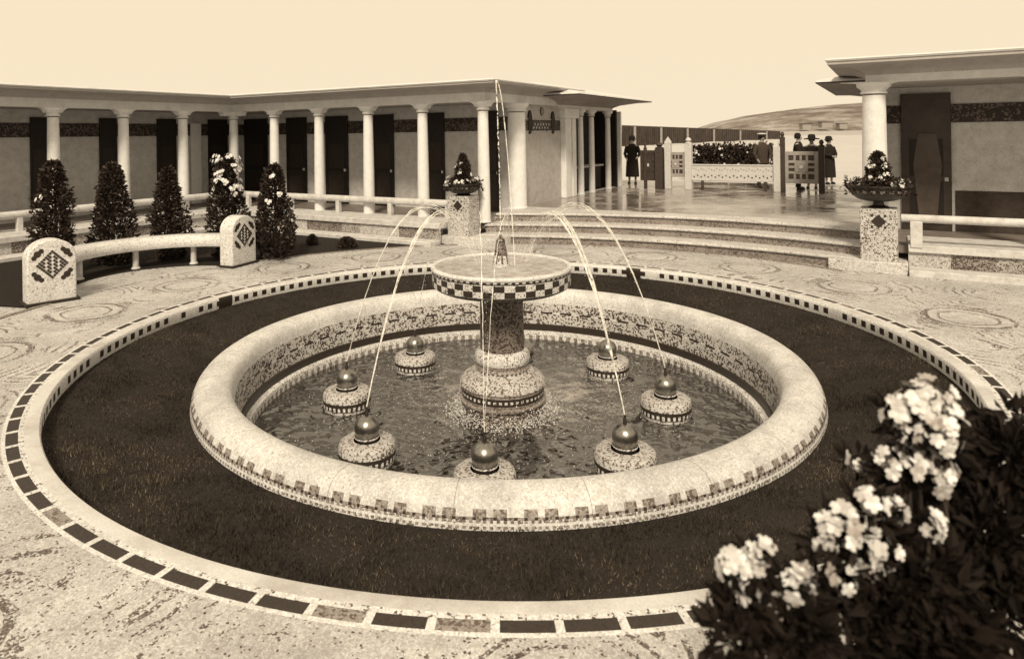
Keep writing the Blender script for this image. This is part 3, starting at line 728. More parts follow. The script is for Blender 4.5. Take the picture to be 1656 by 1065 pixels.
# nozzles: drum, glazed ball, spout
ND = [(-7.6, 'nozzle nearest the camera, low in the middle of the basin'), (36.2, 'large nozzle at the near right of the basin'), (83.6, 'nozzle at the far right of the basin water'),
      (128.5, 'small nozzle behind and right of the pedestal'), (172.5, 'nozzle half hidden behind the pedestal shaft'), (-142, 'small nozzle behind and left of the pedestal'),
      (-95, 'nozzle at the left side of the basin'), (-49, 'large nozzle at the near left of the basin')]
JL = ['thin water jet from the nozzle nearest the camera', 'strong water jet from the near right nozzle arching to the bowl', 'water jet from the far right nozzle', 'faint water jet from the nozzle behind and right of the pedestal',
      'faint water jet rising from behind the pedestal shaft', 'faint water jet from the nozzle behind and left of the pedestal', 'water jet from the nozzle at the left side', 'strong water jet from the near left nozzle arching to the bowl']
for idx, (ang, lab) in enumerate(ND):
    a = rad(ang); dx, dy = math.sin(a), -math.cos(a); x, y = CX + 1.98 * dx, CY + 1.98 * dy
    t = thing('fountain_nozzle', (x, y, -.93), 'mosaic drum with ball, ' + lab, 'nozzle', 'ball-topped nozzles standing in the basin')
    sc2 = 1.04 if idx == 1 else 1.
    b = MB(); prof = [(.27, -1.1), (.285, -.90), (.30, -.885), (.302, -.84), (.302, -.80), (.30, -.745), (.285, -.715), (.255, -.70), (.14, -.695)]
    b.lathe(x, y, [(r_ * sc2, z_) for r_, z_ in prof], 60, lambda bb, i: 'tdark' if bb in (1, 3) else ('tlight' if i % 2 else 'tdark') if bb == 2 else 'drumtop' if bb > 4 else 'ped'); b.build('drum', t, smooth=40)
    b = MB(); prof = [(.118, -.70), (.118, -.675), (.128, -.67), (.128, -.655), (.12, -.65), (.127, -.61)] + [(.132 * math.cos(q), -.575 + .132 * math.sin(q)) for q in [rad(v) for v in (0, 15, 30, 45, 60, 72, 82)]] + [(0, -.443)]
    b.lathe(x, y, prof, 32, lambda bb, i: 'tlight' if bb in (2,) else 'iron' if bb < 4 else 'ball'); b.build('ball', t, smooth=60)
    b = MB(); b.lathe(x, y, [(.022, -.45), (.018, -.40), (.012, -.385), (.012, -.355), (0, -.355)], 12, 'iron'); b.build('spout', t, smooth=40)
    # jet: ballistic arc from spout to bowl
    t = thing('water_jet', (x, y, -.36), JL[idx], 'water jet', 'water jets of the fountain')
    pk = (.92, 1.62) if idx not in (3, 4, 5) else (.95, 1.40)
    kk = (pk[1] + .36) / (1.98 - pk[0]) ** 2
    nst = 5 if idx in (1, 7) else 4 if idx in (2, 6) else 2
    for sidx in range(nst):
        b = MB(); pts = []; rr = []; RJ = random.Random(idx * 7 + sidx); sprd = (sidx - (nst - 1) / 2) * .032; dp = RJ.uniform(-.05, .05)
        n = 46
        for i in range(n + 1):
            u = i / n; ro = 1.98 - u * 1.68
            z = pk[1] - kk * (ro - pk[0]) ** 2
            off = (sprd * 14 * u if idx == 0 else sprd * u * (1 + u)) + RJ.gauss(0, .0035)
            pts.append((CX + ro * dx - off * dy, CY + ro * dy + off * dx, z + dp * u + RJ.gauss(0, .003)))
            rr.append((.0045 if nst > 2 else .0034) * (1 + .7 * u) * (1 if u < .45 else max(.22, 1 - 2.2 * (u - .45))) * RJ.uniform(.45, 1.5) * (1 if sidx < 2 else .7))
        b.tube(pts, rr, 'jet', 6); b.build('strand', t, smooth=60, fixn=False)
    b = MB(); RJ = random.Random(idx + 90)
    for _ in range(420):
        u = RJ.random() ** .55; ro = 1.98 - u * 1.5; z = pk[1] - kk * (ro - pk[0]) ** 2 - RJ.random() ** 2 * .25 * u; off = RJ.gauss(0, .02 + .07 * u)
        p = Vector((CX + ro * dx - off * dy, CY + ro * dy + off * dx, z)); r_ = RJ.uniform(.0015, .0048); i = len(b.v)
        b.v += [p + Vector(q) * r_ for q in ((1, 0, 0), (-.5, .9, 0), (-.5, -.9, 0), (0, 0, 2.2), (0, 0, -1.2))]
        for f in ((0, 1, 3), (1, 2, 3), (2, 0, 3), (1, 0, 4), (2, 1, 4), (0, 2, 4)): b.face([i + q for q in f], 'foam')
    tag(b.build('droplets', t, smooth=0, fixn=False), kind='stuff')
t = thing('water_jet', (CX, CY, 1.25), 'tall thin vertical water jet rising from the finial of the bowl', 'water jet')
b = MB(); RJ = random.Random(5)
b.tube([(CX + RJ.gauss(0, .003) - .03 * (i / 60) ** 2, CY, 1.24 + 1.94 * i / 60) for i in range(61)], [.004 + .005 * RJ.random() + .002 * i / 60 for i in range(61)], 'jet', 6); b.build('strand', t, smooth=60, fixn=False)
b = MB()
b.tube([(CX - .03 + .36 * (i / 40) ** 1.0 * .55, CY - .1, 3.16 - (i / 40) ** 2 * 2.28) for i in range(41)], [.004 + .004 * RJ.random() for i in range(41)], 'jet', 5); b.build('falling_strand', t, smooth=60, fixn=False)
# froth round the pedestal foot and splashes
b = MB(); RJ = random.Random(11)
for _ in range(2600):
    a = RJ.random() * 6.28; ro = .50 + abs(RJ.gauss(0, .10)); z = -.93 + abs(RJ.gauss(0, .035)) * (1 if ro > .62 else 2.2); r_ = RJ.uniform(.004, .013)
    p = Vector((CX + ro * math.cos(a), CY + ro * math.sin(a), z)); i = len(b.v)
    b.v += [p + Vector(q) * r_ for q in ((1, 0, 0), (-.5, .9, 0), (-.5, -.9, 0), (0, 0, 1.2))]
    for f in ((0, 1, 3), (1, 2, 3), (2, 0, 3)): b.face([i + q for q in f], 'foam')
for _ in range(1500):
    a = RJ.random() * 6.28; ro = RJ.uniform(.6, 2.6); p = Vector((CX + ro * math.cos(a), CY + ro * math.sin(a), -.925 + abs(RJ.gauss(0, .012)))); r_ = RJ.uniform(.003, .009); i = len(b.v)
    b.v += [p + Vector(q) * r_ for q in ((1, 0, 0), (-.5, .9, 0), (-.5, -.9, 0), (0, 0, 1.2))]
    for f in ((0, 1, 3), (1, 2, 3), (2, 0, 3)): b.face([i + q for q in f], 'foam')
tag(b.build('splash', loc=(CX, CY, -.93), smooth=0, fixn=False), 'white froth and splashes on the basin water around the pedestal foot', 'froth', kind='stuff')

# ------------------------------------------------------------------ curved bench (exedra)
EX, EY, ER = -5.33, 11.96, 1.78
bn = thing('curved_bench', (EX, EY, 0), 'pale curved stone bench with two round-topped mosaic end blocks', 'bench')
b = MB(); n = 48; a0, a1 = rad(66), rad(224)
prof = [(-.19, .38), (-.22, .44), (-.21, .545), (-.14, .60), (.14, .60), (.21, .545), (.22, .44), (.19, .38), (.1, .36), (-.1, .36)]
rows = []
for i in range(n + 1):
    a = a0 + (a1 - a0) * i / n; rows.append([b.P((EX + (ER + o_) * math.cos(a), EY + (ER + o_) * math.sin(a), z)) for o_, z in prof])
for i in range(n):
    for j in range(10): b.face((rows[i][j], rows[i + 1][j], rows[i + 1][(j + 1) % 10], rows[i][(j + 1) % 10]), 'block')
b.face(rows[0], 'block'); b.face(rows[-1][::-1], 'block'); b.build('seat', bn, smooth=50)
for ang in (98, 132, 168, 200):
    a = rad(ang); c = Vector((EX + ER * math.cos(a), EY + ER * math.sin(a), 0)); b = MB()
    b.lathe(c.x, c.y, [(.085, 0), (.085, .03), (.06, .05), (.055, .32), (.08, .38)], 12, 'coping'); b.build('leg', bn, smooth=40)
b = MB(); pts = []
for i in range(96):
    x, y = EX + 1.50 * math.cos(i / 96 * 2 * math.pi), EY + 1.50 * math.sin(i / 96 * 2 * math.pi); d = math.hypot(x - CX, y - CY)
    if d < 7.08: continue
    pts.append((x, y))
e0 = math.atan2(EY - CY, EX - CX); k0 = next(j for j in range(len(pts)) if math.hypot(pts[j][0] - pts[j - 1][0], pts[j][1] - pts[j - 1][1]) > .5)
p_, q_ = pts[k0 - 1], pts[k0]; aa, ab = math.atan2(p_[1] - CY, p_[0] - CX), math.atan2(q_[1] - CY, q_[0] - CX)
if aa < 0: aa += 2 * math.pi
if ab < 0: ab += 2 * math.pi
arc = [(CX + 7.08 * math.cos(aa + (ab - aa) * j / 24), CY + 7.08 * math.sin(aa + (ab - aa) * j / 24)) for j in range(25)]
pts = pts[:k0] + arc + pts[k0:]
b.prism(pts, -.03, .019, 'paving'); fl = b.build('paving', loc=(CX, CY, 0), smooth=0); tag(fl, kind='structure')
for ang, lb in ((224.5, None), (67.5, None)):
    a = rad(ang); rd = Vector((math.cos(a), math.sin(a), 0)); tg = Vector((-math.sin(a), math.cos(a), 0)) * (1 if ang > 180 else -1)   # outward end normal
    c = Vector((EX, EY, 0)) + rd * ER
    def xf(u, v, z, c=c, rd=rd, tg=tg): return c + rd * u + tg * v + Vector((0, 0, z))
    b = MB(xf); hw = .335; pts = [(-hw, .0)] + [(-hw, .70)] + [(hw * math.cos(q), .705 + .275 * math.sin(q)) for q in [math.pi - math.pi * i / 24 for i in range(25)]] + [(hw, .0)]
    lo = [b.P((u, -.16, z)) for u, z in pts]; hi = [b.P((u, .16, z)) for u, z in pts]; b.face(lo, 'block'); b.face(hi[::-1], 'block')
    for i in range(len(pts)): j = (i + 1) % len(pts); b.face((lo[i], lo[j], hi[j], hi[i]), 'block')
    eb = b.build('end_block', bn, smooth=30, bevel=.02)
    b = MB(xf)
    for i in range(8):
        for j in range(8):
            if (i + j * 2) % 3 == 0 and 0 < i < 7 and 0 < j < 7: continue
            u0, v0 = -.16 + i * .04, -.16 + j * .04; q = []
            for uu, vv in ((u0 + .003, v0 + .003), (u0 + .037, v0 + .003), (u0 + .037, v0 + .037), (u0 + .003, v0 + .037)):
                q.append(((uu - vv) * .7071, .60 + (uu + vv) * .7071))
            l_ = [b.P((u, .158, z)) for u, z in q]; h_ = [b.P((u, .166, z)) for u, z in q]; b.face(h_, 'tdark')
            for k_ in range(4): b.face((l_[k_], l_[(k_ + 1) % 4], h_[(k_ + 1) % 4], h_[k_]), 'tdark')
    for sx in (-1, 1):
        for sz in (-1, 1):
            for du, dz, r_ in ((0, 0, .05), (-.052 * sx, .045 * sz, .036), (.045 * sx, -.055 * sz, .036)):
                n = 14; q = [(sx * .20 + du + r_ * math.cos(6.283 * i / n), .60 + sz * .175 + dz + r_ * math.sin(6.283 * i / n)) for i in range(n)]
                h_ = [b.P((u, .164 + r_ * .03, z)) for u, z in q]; l_ = [b.P((u, .158, z)) for u, z in q]; b.face(h_, 'tdark')
                for k_ in range(n): b.face((l_[k_], l_[(k_ + 1) % n], h_[(k_ + 1) % n], h_[k_]), 'tdark')
    b.build('inlay', eb, smooth=0)
    b = MB(xf); b.box(-hw - .04, hw + .04, -.2, .2, 0, .045, 'door2'); b.build('foot', eb, bevel=.008)

# ------------------------------------------------------------------ conical shrubs behind the bench
def shrub(px, top, hwpx, label, blooms):
    u, v = ray(px, 300); A = u * u + 1; Bq = -2 * (u * EX + EY); Cq = EX * EX + EY * EY - 2.62 ** 2
    D = (-Bq + math.sqrt(max(0, Bq * Bq - 4 * A * Cq))) / (2 * A); X = u * D
    H_ = at(px, top, D).z; wr = hwpx * D / F
    t = thing('conical_shrub', (X, D, 0), label, 'shrub', 'conical shrubs around the curved bench')
    b = MB(); b.tube([(X, D, -.02), (X + .02, D, H_ * .5), (X, D, H_ * .9)], [.045, .03, .01], 'bark', 7); b.build('trunk', t, smooth=50)
    RS = random.Random(px); pts = []
    lumps = [(RS.random() * 6.28, RS.random(), RS.uniform(.55, 1.36)) for _ in range(40)]
    for _ in range(5200):
        q = RS.random() ** 1.15; a = RS.random() * 6.28
        rmax = wr * (1.04 - .68 * q ** 1.35) * (1 if q > .08 else .75)
        if q > .86: rmax *= math.sqrt(max(0, 1 - ((q - .86) / .14) ** 2)) * .9 + .1
        lm = 1.
        for la, lq, lr in lumps:
            dd_ = (math.sin((a - la) / 2) * 2) ** 2 + ((q - lq) * 5) ** 2
            if dd_ < .5: lm = lr
        rr = rmax * lm * (RS.random() ** .35) * (1.22 if RS.random() > .97 else 1)
        pts.append((Vector((X + rr * math.cos(a), D + rr * math.sin(a), .03 + q * (H_ - .06))), Vector((math.cos(a), math.sin(a), .3))))
    b = MB(); leaves(b, pts, .085, 'leaf', .55, .25, RS); b.build('foliage', t, smooth=0, fixn=False)
    if blooms:
        b = MB()
        for _ in range(blooms):
            a = RS.uniform(-3.14, 3.14); q = RS.uniform(.35, .98) if blooms < 20 else RS.uniform(.6, 1.0); rr = wr * (1.1 - .5 * q)
            p0 = Vector((X + rr * math.cos(a), D + rr * math.sin(a), q * H_))
            for _ in range(3): flower(b, p0 + Vector((RS.gauss(0, .03), RS.gauss(0, .03), RS.gauss(0, .02))), Vector((math.cos(a), math.sin(a), .4)), .04, RR=RS)
        b.build('blossoms', t, smooth=0, fixn=False)
shrub(88, 260, 33, 'dark conical shrub nearest the left edge, behind the left end block', 2)
shrub(181, 263, 30, 'dark conical shrub second from the left behind the curved bench', 1)
shrub(272, 270, 29, 'shortest dark conical shrub behind the middle of the curved bench', 1)
shrub(368, 252, 30, 'conical shrub crowned with white blossoms behind the right end block', 52)
shrub(444, 266, 33, 'large dark conical shrub standing right of the bench end block', 7)
# low plants along the bed
def low_plant(s_, a_, w_, label):
    p = W(s_, a_); t = thing('low_plant', (p.x, p.y, 0), label, 'plant'); RS = random.Random(int(s_ * 10)); pts = []
    for _ in range(900):
        a = RS.random() * 6.28; q = RS.random(); rr = w_ * math.sqrt(1 - q * q) * RS.random() ** .4; pts.append((Vector((p.x + rr * math.cos(a), p.y + rr * math.sin(a), .01 + q * .2)), Vector((math.cos(a), math.sin(a), .8))))
    b = MB(); leaves(b, pts, .07, 'leaf', .5, .4, RS); b.build('foliage', t, smooth=0, fixn=False)
q = B(556, 402); low_plant(q[0], q[1] + .1, .22, 'low dark tuft in the bed near the paving, left of the pedestal')
q = B(500, 398); low_plant(q[0], q[1] + .1, .10, 'tiny pale-topped tuft in the bed beside the terrace wall')

# ------------------------------------------------------------------ gates, posts, low panel, hedge, fence
GA = 9.0
def gx(px): return on_a(px, GA)
def gz(px, py): return at(px, py, (GA + O @ ey) / (np.array([ray(px, py)[0], 1.]) @ ey)).z
def gpost(px, w_, ztop, k, label, cap='ball', name='gate_post'):
    s_ = gx(px); t = thing(name, tuple(W(s_, GA, .6)), label, 'gate post'); h = w_ / 2
    b = MB(W); b.box(s_ - h, s_ + h, GA - h, GA + h, .60, ztop, k); b.build('shaft', t, bevel=.012)
    p = W(s_, GA); b = MB()
    if cap == 'ball': b.lathe(p.x, p.y, [(h * 1.1, ztop), (h * 1.1, ztop + .04), (h * .5, ztop + .06), (h * .9, ztop + .12), (h * .6, ztop + .19), (0, ztop + .22)], 14, k)
    else: b.lathe(p.x, p.y, [(h * 1.3, ztop), (h * 1.0, ztop + .06), (h * .3, ztop + .16), (0, ztop + .2)], 4, k)
    b.build('finial', t, smooth=40)
    return t
gpost(1043, .10, 1.95, 'postdark', 'thin dark gate post next to the porch end')
gpost(1066, .26, 1.95, 'postdark', 'thick dark carved post left of the left gate')
gpost(1080, .20, 2.15, 'gatepale', 'pale pointed post standing behind the left gate', 'pyr')
gpost(1113, .22, 2.10, 'gatepale', 'white gate post between the left gate and the low panel')
gpost(1256, .20, 2.00, 'gatepale', 'pale gate post at the right end of the low panel', 'pyr')
gpost(1265, .14, 2.25, 'postdark', 'dark gate post with tall knob beside the right gate')
gpost(1328, .16, 2.00, 'postdark', 'dark gate post at the outer end of the right gate, beside the coated woman')
def lattice(label, x0, x1, z0, z1, k):
    s0, s1 = gx(x0), gx(x1); t = thing('lattice_gate', tuple(W(s0, GA, z0)), label, 'gate'); w_ = s1 - s0; h = z1 - z0; d = .03
    b = MB(W)
    def bar(u0, u1, v0, v1, dd=d): b.box(s0 + w_ * u0, s0 + w_ * u1, GA - dd, GA + dd, z0 + h * v0, z0 + h * v1, k)
    bar(0, .12, 0, 1); bar(.88, 1, 0, 1); bar(.12, .88, 0, .14, .028); bar(.12, .88, .88, 1, .028)
    bar(.12, .88, .64, .72, .026); bar(.12, .88, .30, .38, .026)
    for u in (.27, .45, .63): bar(u, u + .07, .14, .30, .022); bar(u, u + .07, .72, .88, .022)
    for v in (.48,): bar(.12, .30, v, v + .07, .022); bar(.70, .88, v, v + .07, .022)
    b.build('gate_frame', t, bevel=.006)
    b = MB(W); b.box(s0 + w_ * .11, s0 + w_ * .89, GA - .008, GA + .008, z0 + h * .12, z0 + h * .89, 'postdark'); b.build('slot_panel', t, smooth=0)
    b = MB(W); b.box(s0 + w_ * .30, s0 + w_ * .70, GA - .035, GA + .035, z0 + h * .36, z0 + h * .66, k); b.build('centre_panel', t, bevel=.01)
    b = MB(W); b.box(s0 + w_ * .44, s0 + w_ * .56, GA - .06, GA - .034, z0 + h * .46, z0 + h * .56, 'gatepale'); b.build('boss', t, bevel=.02)
    return t
lattice('grey lattice gate leaf with slots left of the white post', 1077, 1107, gz(1090, 286), gz(1090, 246), 'gate')
lattice('dark narrow lattice gate leaf beside the porch', 1035, 1061, gz(1052, 292), gz(1052, 243), 'postdark')
lattice('wide grey lattice gate leaf with slots and square boss right of the low panel', 1268, 1323, gz(1295, 297), gz(1295, 245), 'gate')
t = thing('panel_barrier', tuple(W(gx(1118), GA, .6)), 'low pale patterned barrier panel between the two gates', 'barrier')
s0, s1 = gx(1118), gx(1251); z0, z1 = gz(1180, 293), gz(1180, 268)
b = MB(W); b.box(s0, s1, GA - .03, GA + .03, z0, z1, 'gatepale'); b.box(s0, s1, GA - .05, GA + .05, z1, z1 + .04, 'gatepale'); b.build('panel', t, bevel=.01)
b = MB(W)
for i in range(22):
    u = s0 + .08 + (s1 - s0 - .16) * i / 21; zz = z0 + .10 + .05 * (i % 2); b.box(u - .02, u + .02, GA - .036, GA - .029, zz, zz + .045, 'door2')
for i in range(30):
    u = s0 + .06 + (s1 - s0 - .12) * i / 29; b.box(u - .018, u + .018, GA - .035, GA - .029, z1 - .12 - .03 * (i % 3), z1 - .08 - .03 * (i % 3), 'gate')
b.build('pattern', t, smooth=0)
for px in (1135, 1237):
    s_ = gx(px); b = MB(W); b.box(s_ - .04, s_ + .04, GA - .04, GA + .04, .6, z0, 'postdark'); b.build('leg', t, bevel=.005)
# hedge with flowers behind
hq = [B(1120, 291, .6), B(1254, 291, .6)]
pA = W(*hq[0], .6); pB = W(*hq[1], .6); pB = pA + (pB - pA); t = thing('flowering_hedge', tuple(pA), 'dark flowering hedge behind the low barrier panel', 'hedge')
RS = random.Random(2); pts = []
ang_n = Vector((-.5, -.86, 0))
for _ in range(7000):
    u = RS.random(); q = RS.random(); p = pA.lerp(pB, u); hh = 1.28 + .10 * math.sin(u * 37) + .05 * math.sin(u * 91)
    pts.append((Vector((p.x + RS.uniform(-.3, .3), p.y + RS.uniform(-.35, .35), .6 + q * hh)), Vector((RS.gauss(0, .5), -.5, .5))))
b = MB(); leaves(b, pts, .15, 'leaf', .6, .2, RS); b.build('foliage', t, smooth=0, fixn=False)
b = MB()
for _ in range(26):
    u = RS.random(); p = pA.lerp(pB, u); p = Vector((p.x, p.y - .38, .6 + RS.uniform(.1, 1.3)))
    flower(b, p, Vector((0, -1, .3)), RS.uniform(.03, .06), RR=RS)
b.build('blossoms', t, smooth=0, fixn=False)

# palisade far behind
fa = at(1005, 243, 1); FD0, FD1 = 62., 118.
def fpt(px, ytop, ybot, D): return at(px, ytop, D), at(px, ybot, D)
t = thing('palisade_fence', tuple(at(1010, 250, FD0)), 'long dark board fence receding along the beach behind the gates', 'fence')
b = MB(); b2 = MB(); n = 150; prev = None
for i in range(n + 1):
    u = i / n; px = 1006 + (1262 - 1006) * u; D = FD0 / (1 - u * (1 - FD0 / FD1)); tp = at(px, 202.5 + 9.5 * u, D); bt = at(px, 252 - 14 * u, D)
    if prev:
        off = Vector((0, .06 * (i % 2), 0)); A_, B_ = prev
        q = [A_ + off, tp + off, bt + off, B_ + off]; ii = len(b.v)
        b.v += q + [x + Vector((0, .08, 0)) for x in q]
        for f in ((0, 1, 2, 3), (7, 6, 5, 4), (0, 4, 5, 1), (1, 5, 6, 2), (3, 2, 6, 7), (0, 3, 7, 4)): b.face([ii + x for x in f], 'fence')
    if i % 25 == 12:
        p = at(px, 204 + 9.5 * u, D - .4); q_ = at(px, 240 - 14 * u, D - .4); b3 = MB(); b3.tube([tuple(p), tuple(q_)], .13, 'gate', 6); b3.build('post', t)
    prev = (tp, bt)
b.build('boards', t, smooth=0, fixn=False)
# sandbank in front of the fence, sea and hill
b = MB(); rows = []
for D, zf in ((30, .58), (40, .75), (52, 1.05), (60, 1.25), (75, 1.25), (125, 1.0), (130, .5)):
    rows.append([b.P((X, D, zf + .05 * math.sin(X * .7 + D))) for X in np.linspace(5, 75, 50)])
for i in range(len(rows) - 1):
    for j in range(49): b.face((rows[i][j], rows[i][j + 1], rows[i + 1][j + 1], rows[i + 1][j]), 'sand')
tag(b.build('sandbank', smooth=60), kind='structure')
b = MB(); rs = np.random.RandomState(8); xs = np.linspace(250, 1900, 120); rows = []
def hz(x):
    px = HX + F * x / 1500.
    return float(np.interp(px, [1130, 1175, 1200, 1240, 1290, 1340, 1385, 1480, 1700, 2300], [0, 3, 13, 27, 42, 50, 57, 66, 92, 60]))
ph = rs.rand(8) * 6
for j in range(16):
    v = j / 15
    rows.append([b.P((x, 1300 + 500 * v, .5 + hz(x) * math.sin(v * math.pi / 2) ** .8 + 1.5 * v * sum(math.sin(x * .013 * (k_ + 1) + ph[k_] + v * 3) / (k_ + 1) for k_ in range(6)))) for x in xs])
for i in range(15):
    for j in range(119): b.face((rows[i][j], rows[i][j + 1], rows[i + 1][j + 1], rows[i + 1][j]), 'hill')
tag(b.build('hills', smooth=60), kind='structure')
# villas on the hillside
rs = random.Random(21)
for i, (px, py, w_, lb) in enumerate(((1305, 199, 16, 'pale distant villa on the hill, left of the other villas'), (1338, 196, 20, 'pale distant villa on the hill above the coated woman'), (1364, 198, 14, 'pale distant villa on the hill nearest the pavilion column'))):
    c = at(px, py, 1290); t = thing('distant_villa', (c.x, c.y, c.z - 9), lb, 'house', 'villas on the far hillside')
    b = MB(); b.box(c.x - w_ / 2, c.x + w_ / 2, c.y, c.y + 14, c.z - 12, c.z - 2, 'soffitdark'); b.build('wall', t)
    b = MB(); b.prism([(c.x - w_ / 2 - 1, c.y - 1), (c.x + w_ / 2 + 1, c.y - 1), (c.x + w_ / 2 + 1, c.y + 15), (c.x - w_ / 2 - 1, c.y + 15)], c.z - 2, c.z - 1, 'dado'); b.build('roof', t)

# ------------------------------------------------------------------ people
def skin_mesh(verts, edges, rads, root=0):
    me = bpy.data.meshes.new('tmp'); me.from_pydata(verts, edges, []); o = bpy.data.objects.new('tmp', me); C.objects.link(o)
    md = o.modifiers.new('s', 'SKIN'); md.use_smooth_shade = True
    for i, r_ in enumerate(rads): me.skin_vertices[0].data[i].radius = (r_, r_)
    me.skin_vertices[0].data[root].use_root = True
    o.modifiers.new('u', 'SUBSURF').levels = 1
    dg = bpy.context.evaluated_depsgraph_get(); dg.update()
    m2 = bpy.data.meshes.new_from_object(o.evaluated_get(dg)); bpy.data.objects.remove(o); bpy.data.meshes.remove(me); return m2
def person(pos, face_deg, height, label, outfit, arms=((.16, .30), (.16, .30)), hat=None, hair='cloth', coatk='cloth', hem=.95, mirror=False):
    """pos: feet on ground. arms: (forward swing of hand, out) per side"""
    t = thing('person', tuple(pos), label, 'person'); t.rotation_euler = (0, 0, rad(face_deg)); k = height / 1.75
    V = [(0, 0, .95), (0, .01, 1.15), (0, .01, 1.35), (0, 0, 1.47), (0, -.01, 1.53), (0, -.02, 1.62), (0, -.01, 1.72)]
    Rr = [.13, .12, .135, .06, .06, .088, .06]; E = [(0, 1), (1, 2), (2, 3), (3, 4), (4, 5), (5, 6)]
    V.append((0, -.125, 1.60)); Rr.append(.014); E.append((5, 7))
    for sgn in (-1, 1):
        i = len(V); V += [(.10 * sgn, 0, .90), (.11 * sgn, -.015, .50), (.115 * sgn, .01, .09), (.12 * sgn, -.13, .035)]; Rr += [.085, .058, .04, .032]
        E += [(0, i), (i, i + 1), (i + 1, i + 2), (i + 2, i + 3)]
        fw, out = arms[0 if sgn < 0 else 1]; i = len(V)
        sh = Vector((.19 * sgn, 0, 1.40)); el = Vector((sgn * (.20 + max(out, .1) * .3), -fw * .35, 1.12)); ha = Vector((sgn * (.16 + out * .2), -fw, 1.12 - .25 * (1 - min(1, fw / .35)) + .0))
        V += [tuple(sh), tuple(el), tuple(ha)]; Rr += [.06, .043, .03]; E += [(2, i), (i, i + 1), (i + 1, i + 2)]
        d = (ha - el).normalized(); pm = ha + d * .07; V.append(tuple(pm)); Rr.append(.030); E.append((i + 2, i + 3)); pi_ = i + 3
        sd_ = d.cross(Vector((1, 0, 0))); sd_ = sd_.normalized() if sd_.length > .1 else Vector((0, 1, 0))
        for f_, (ofs, ln) in enumerate(((-.03, .07), (-.01, .085), (.01, .08), (.03, .065))):
            V.append(tuple(pm + sd_ * ofs + d * ln)); Rr.append(.009); E.append((pi_, len(V) - 1))
        V.append(tuple(ha + sd_ * -.05 + d * .05)); Rr.append(.010); E.append((i + 2, len(V) - 1))
    V = [tuple(Vector(v) * k) for v in V]; Rr = [r_ * k for r_ in Rr]
    me = skin_mesh(V, E, Rr); me.name = 'body'; me.materials.append(M['skin']); me.polygons.foreach_set('material_index', [0] * len(me.polygons)); me.polygons.foreach_set('use_smooth', [True] * len(me.polygons))
    o = bpy.data.objects.new('body', me); C.objects.link(o); o.parent = t
    def kid(b, name, parent=t, sm=50):
        mm = bpy.data.meshes.new(name); mm.from_pydata([tuple(v) for v in b.v], [], b.f)
        for kk in b.mats: mm.materials.append(M[kk])
        mm.polygons.foreach_set('material_index', b.m); mm.polygons.foreach_set('use_smooth', [True] * len(mm.polygons)); mm.set_sharp_from_angle(angle=rad(sm))
        ob = bpy.data.objects.new(name, mm); C.objects.link(ob); ob.parent = parent; return ob
    def loft(secs, kk, n=22):
        b = MB(); rows = [[b.P(((cx_ + rx * math.cos(6.2832 * i / n)) * k, (cy_ + ry * math.sin(6.2832 * i / n) * (1 + .05 * math.sin(5 * i))) * k, z * k)) for i in range(n)] for z, cx_, cy_, rx, ry in secs]
        for r_ in range(len(rows) - 1):
            for i in range(n): b.face((rows[r_][i], rows[r_][(i + 1) % n], rows[r_ + 1][(i + 1) % n], rows[r_ + 1][i]), kk)
        b.face(rows[0][::-1], kk); b.face(rows[-1], kk); return b
    if outfit == 'coat': secs = [(.26, 0, 0, .25, .21), (.5, 0, 0, .24, .20), (.9, 0, 0, .215, .18), (1.08, 0, 0, .185, .155), (1.25, 0, 0, .20, .15), (1.38, 0, 0, .215, .13), (1.45, 0, 0, .14, .10), (1.50, 0, 0, .075, .075)]
    elif outfit == 'dress': secs = [(.45, 0, 0, .22, .19), (.9, 0, 0, .20, .17), (1.08, 0, 0, .165, .14), (1.25, 0, 0, .185, .14), (1.38, 0, 0, .20, .12), (1.44, 0, 0, .12, .09)]
    else: secs = [(.80, 0, 0, .19, .15), (1.0, 0, 0, .185, .145), (1.25, 0, 0, .205, .15), (1.38, 0, 0, .22, .125), (1.45, 0, 0, .13, .10), (1.49, 0, 0, .075, .075)]
    b = loft(secs, coatk)
    for sgn in (-1, 1):
        fw, out = arms[0 if sgn < 0 else 1]
        sh = Vector((.18 * sgn, 0, 1.39)); el = Vector((sgn * (.20 + max(out, .1) * .3), -fw * .35, 1.12)); ha = Vector((sgn * (.16 + out * .2), -fw, 1.12 - .25 * (1 - min(1, fw / .35))))
        b.tube([tuple(p * k) for p in (sh, sh.lerp(el, .5), el, el.lerp(ha, .5), ha.lerp(el, .06))], [.078 * k, .07 * k, .062 * k, .056 * k, .052 * k], coatk, 12)
    kid(b, 'coat' if outfit != 'dress' else 'dress')
    if outfit == 'suit':
        b = MB()
        for sgn in (-1, 1): b.tube([tuple(Vector(p) * k) for p in ((.09 * sgn, 0, .88), (.11 * sgn, -.012, .5), (.115 * sgn, .01, .08))], [.105 * k, .078 * k, .066 * k], coatk, 12)
        kid(b, 'trousers')
    for sgn in (-1, 1): b = MB(); b.lathe(.12 * sgn * k, -.06 * k, [(.05 * k, 0.002), (.055 * k, .03 * k), (.04 * k, .08 * k), (0, .10 * k)], 10, 'door', sy=2.1); kid(b, 'shoe')
    b = MB(); b.lathe(0, .012 * k, [(.09 * k, 1.585 * k), (.100 * k, 1.63 * k), (.098 * k, 1.70 * k), (.07 * k, 1.755 * k), (0, 1.775 * k)], 16, hair); kid(b, 'hair')
    hz_ = 1.675 * k
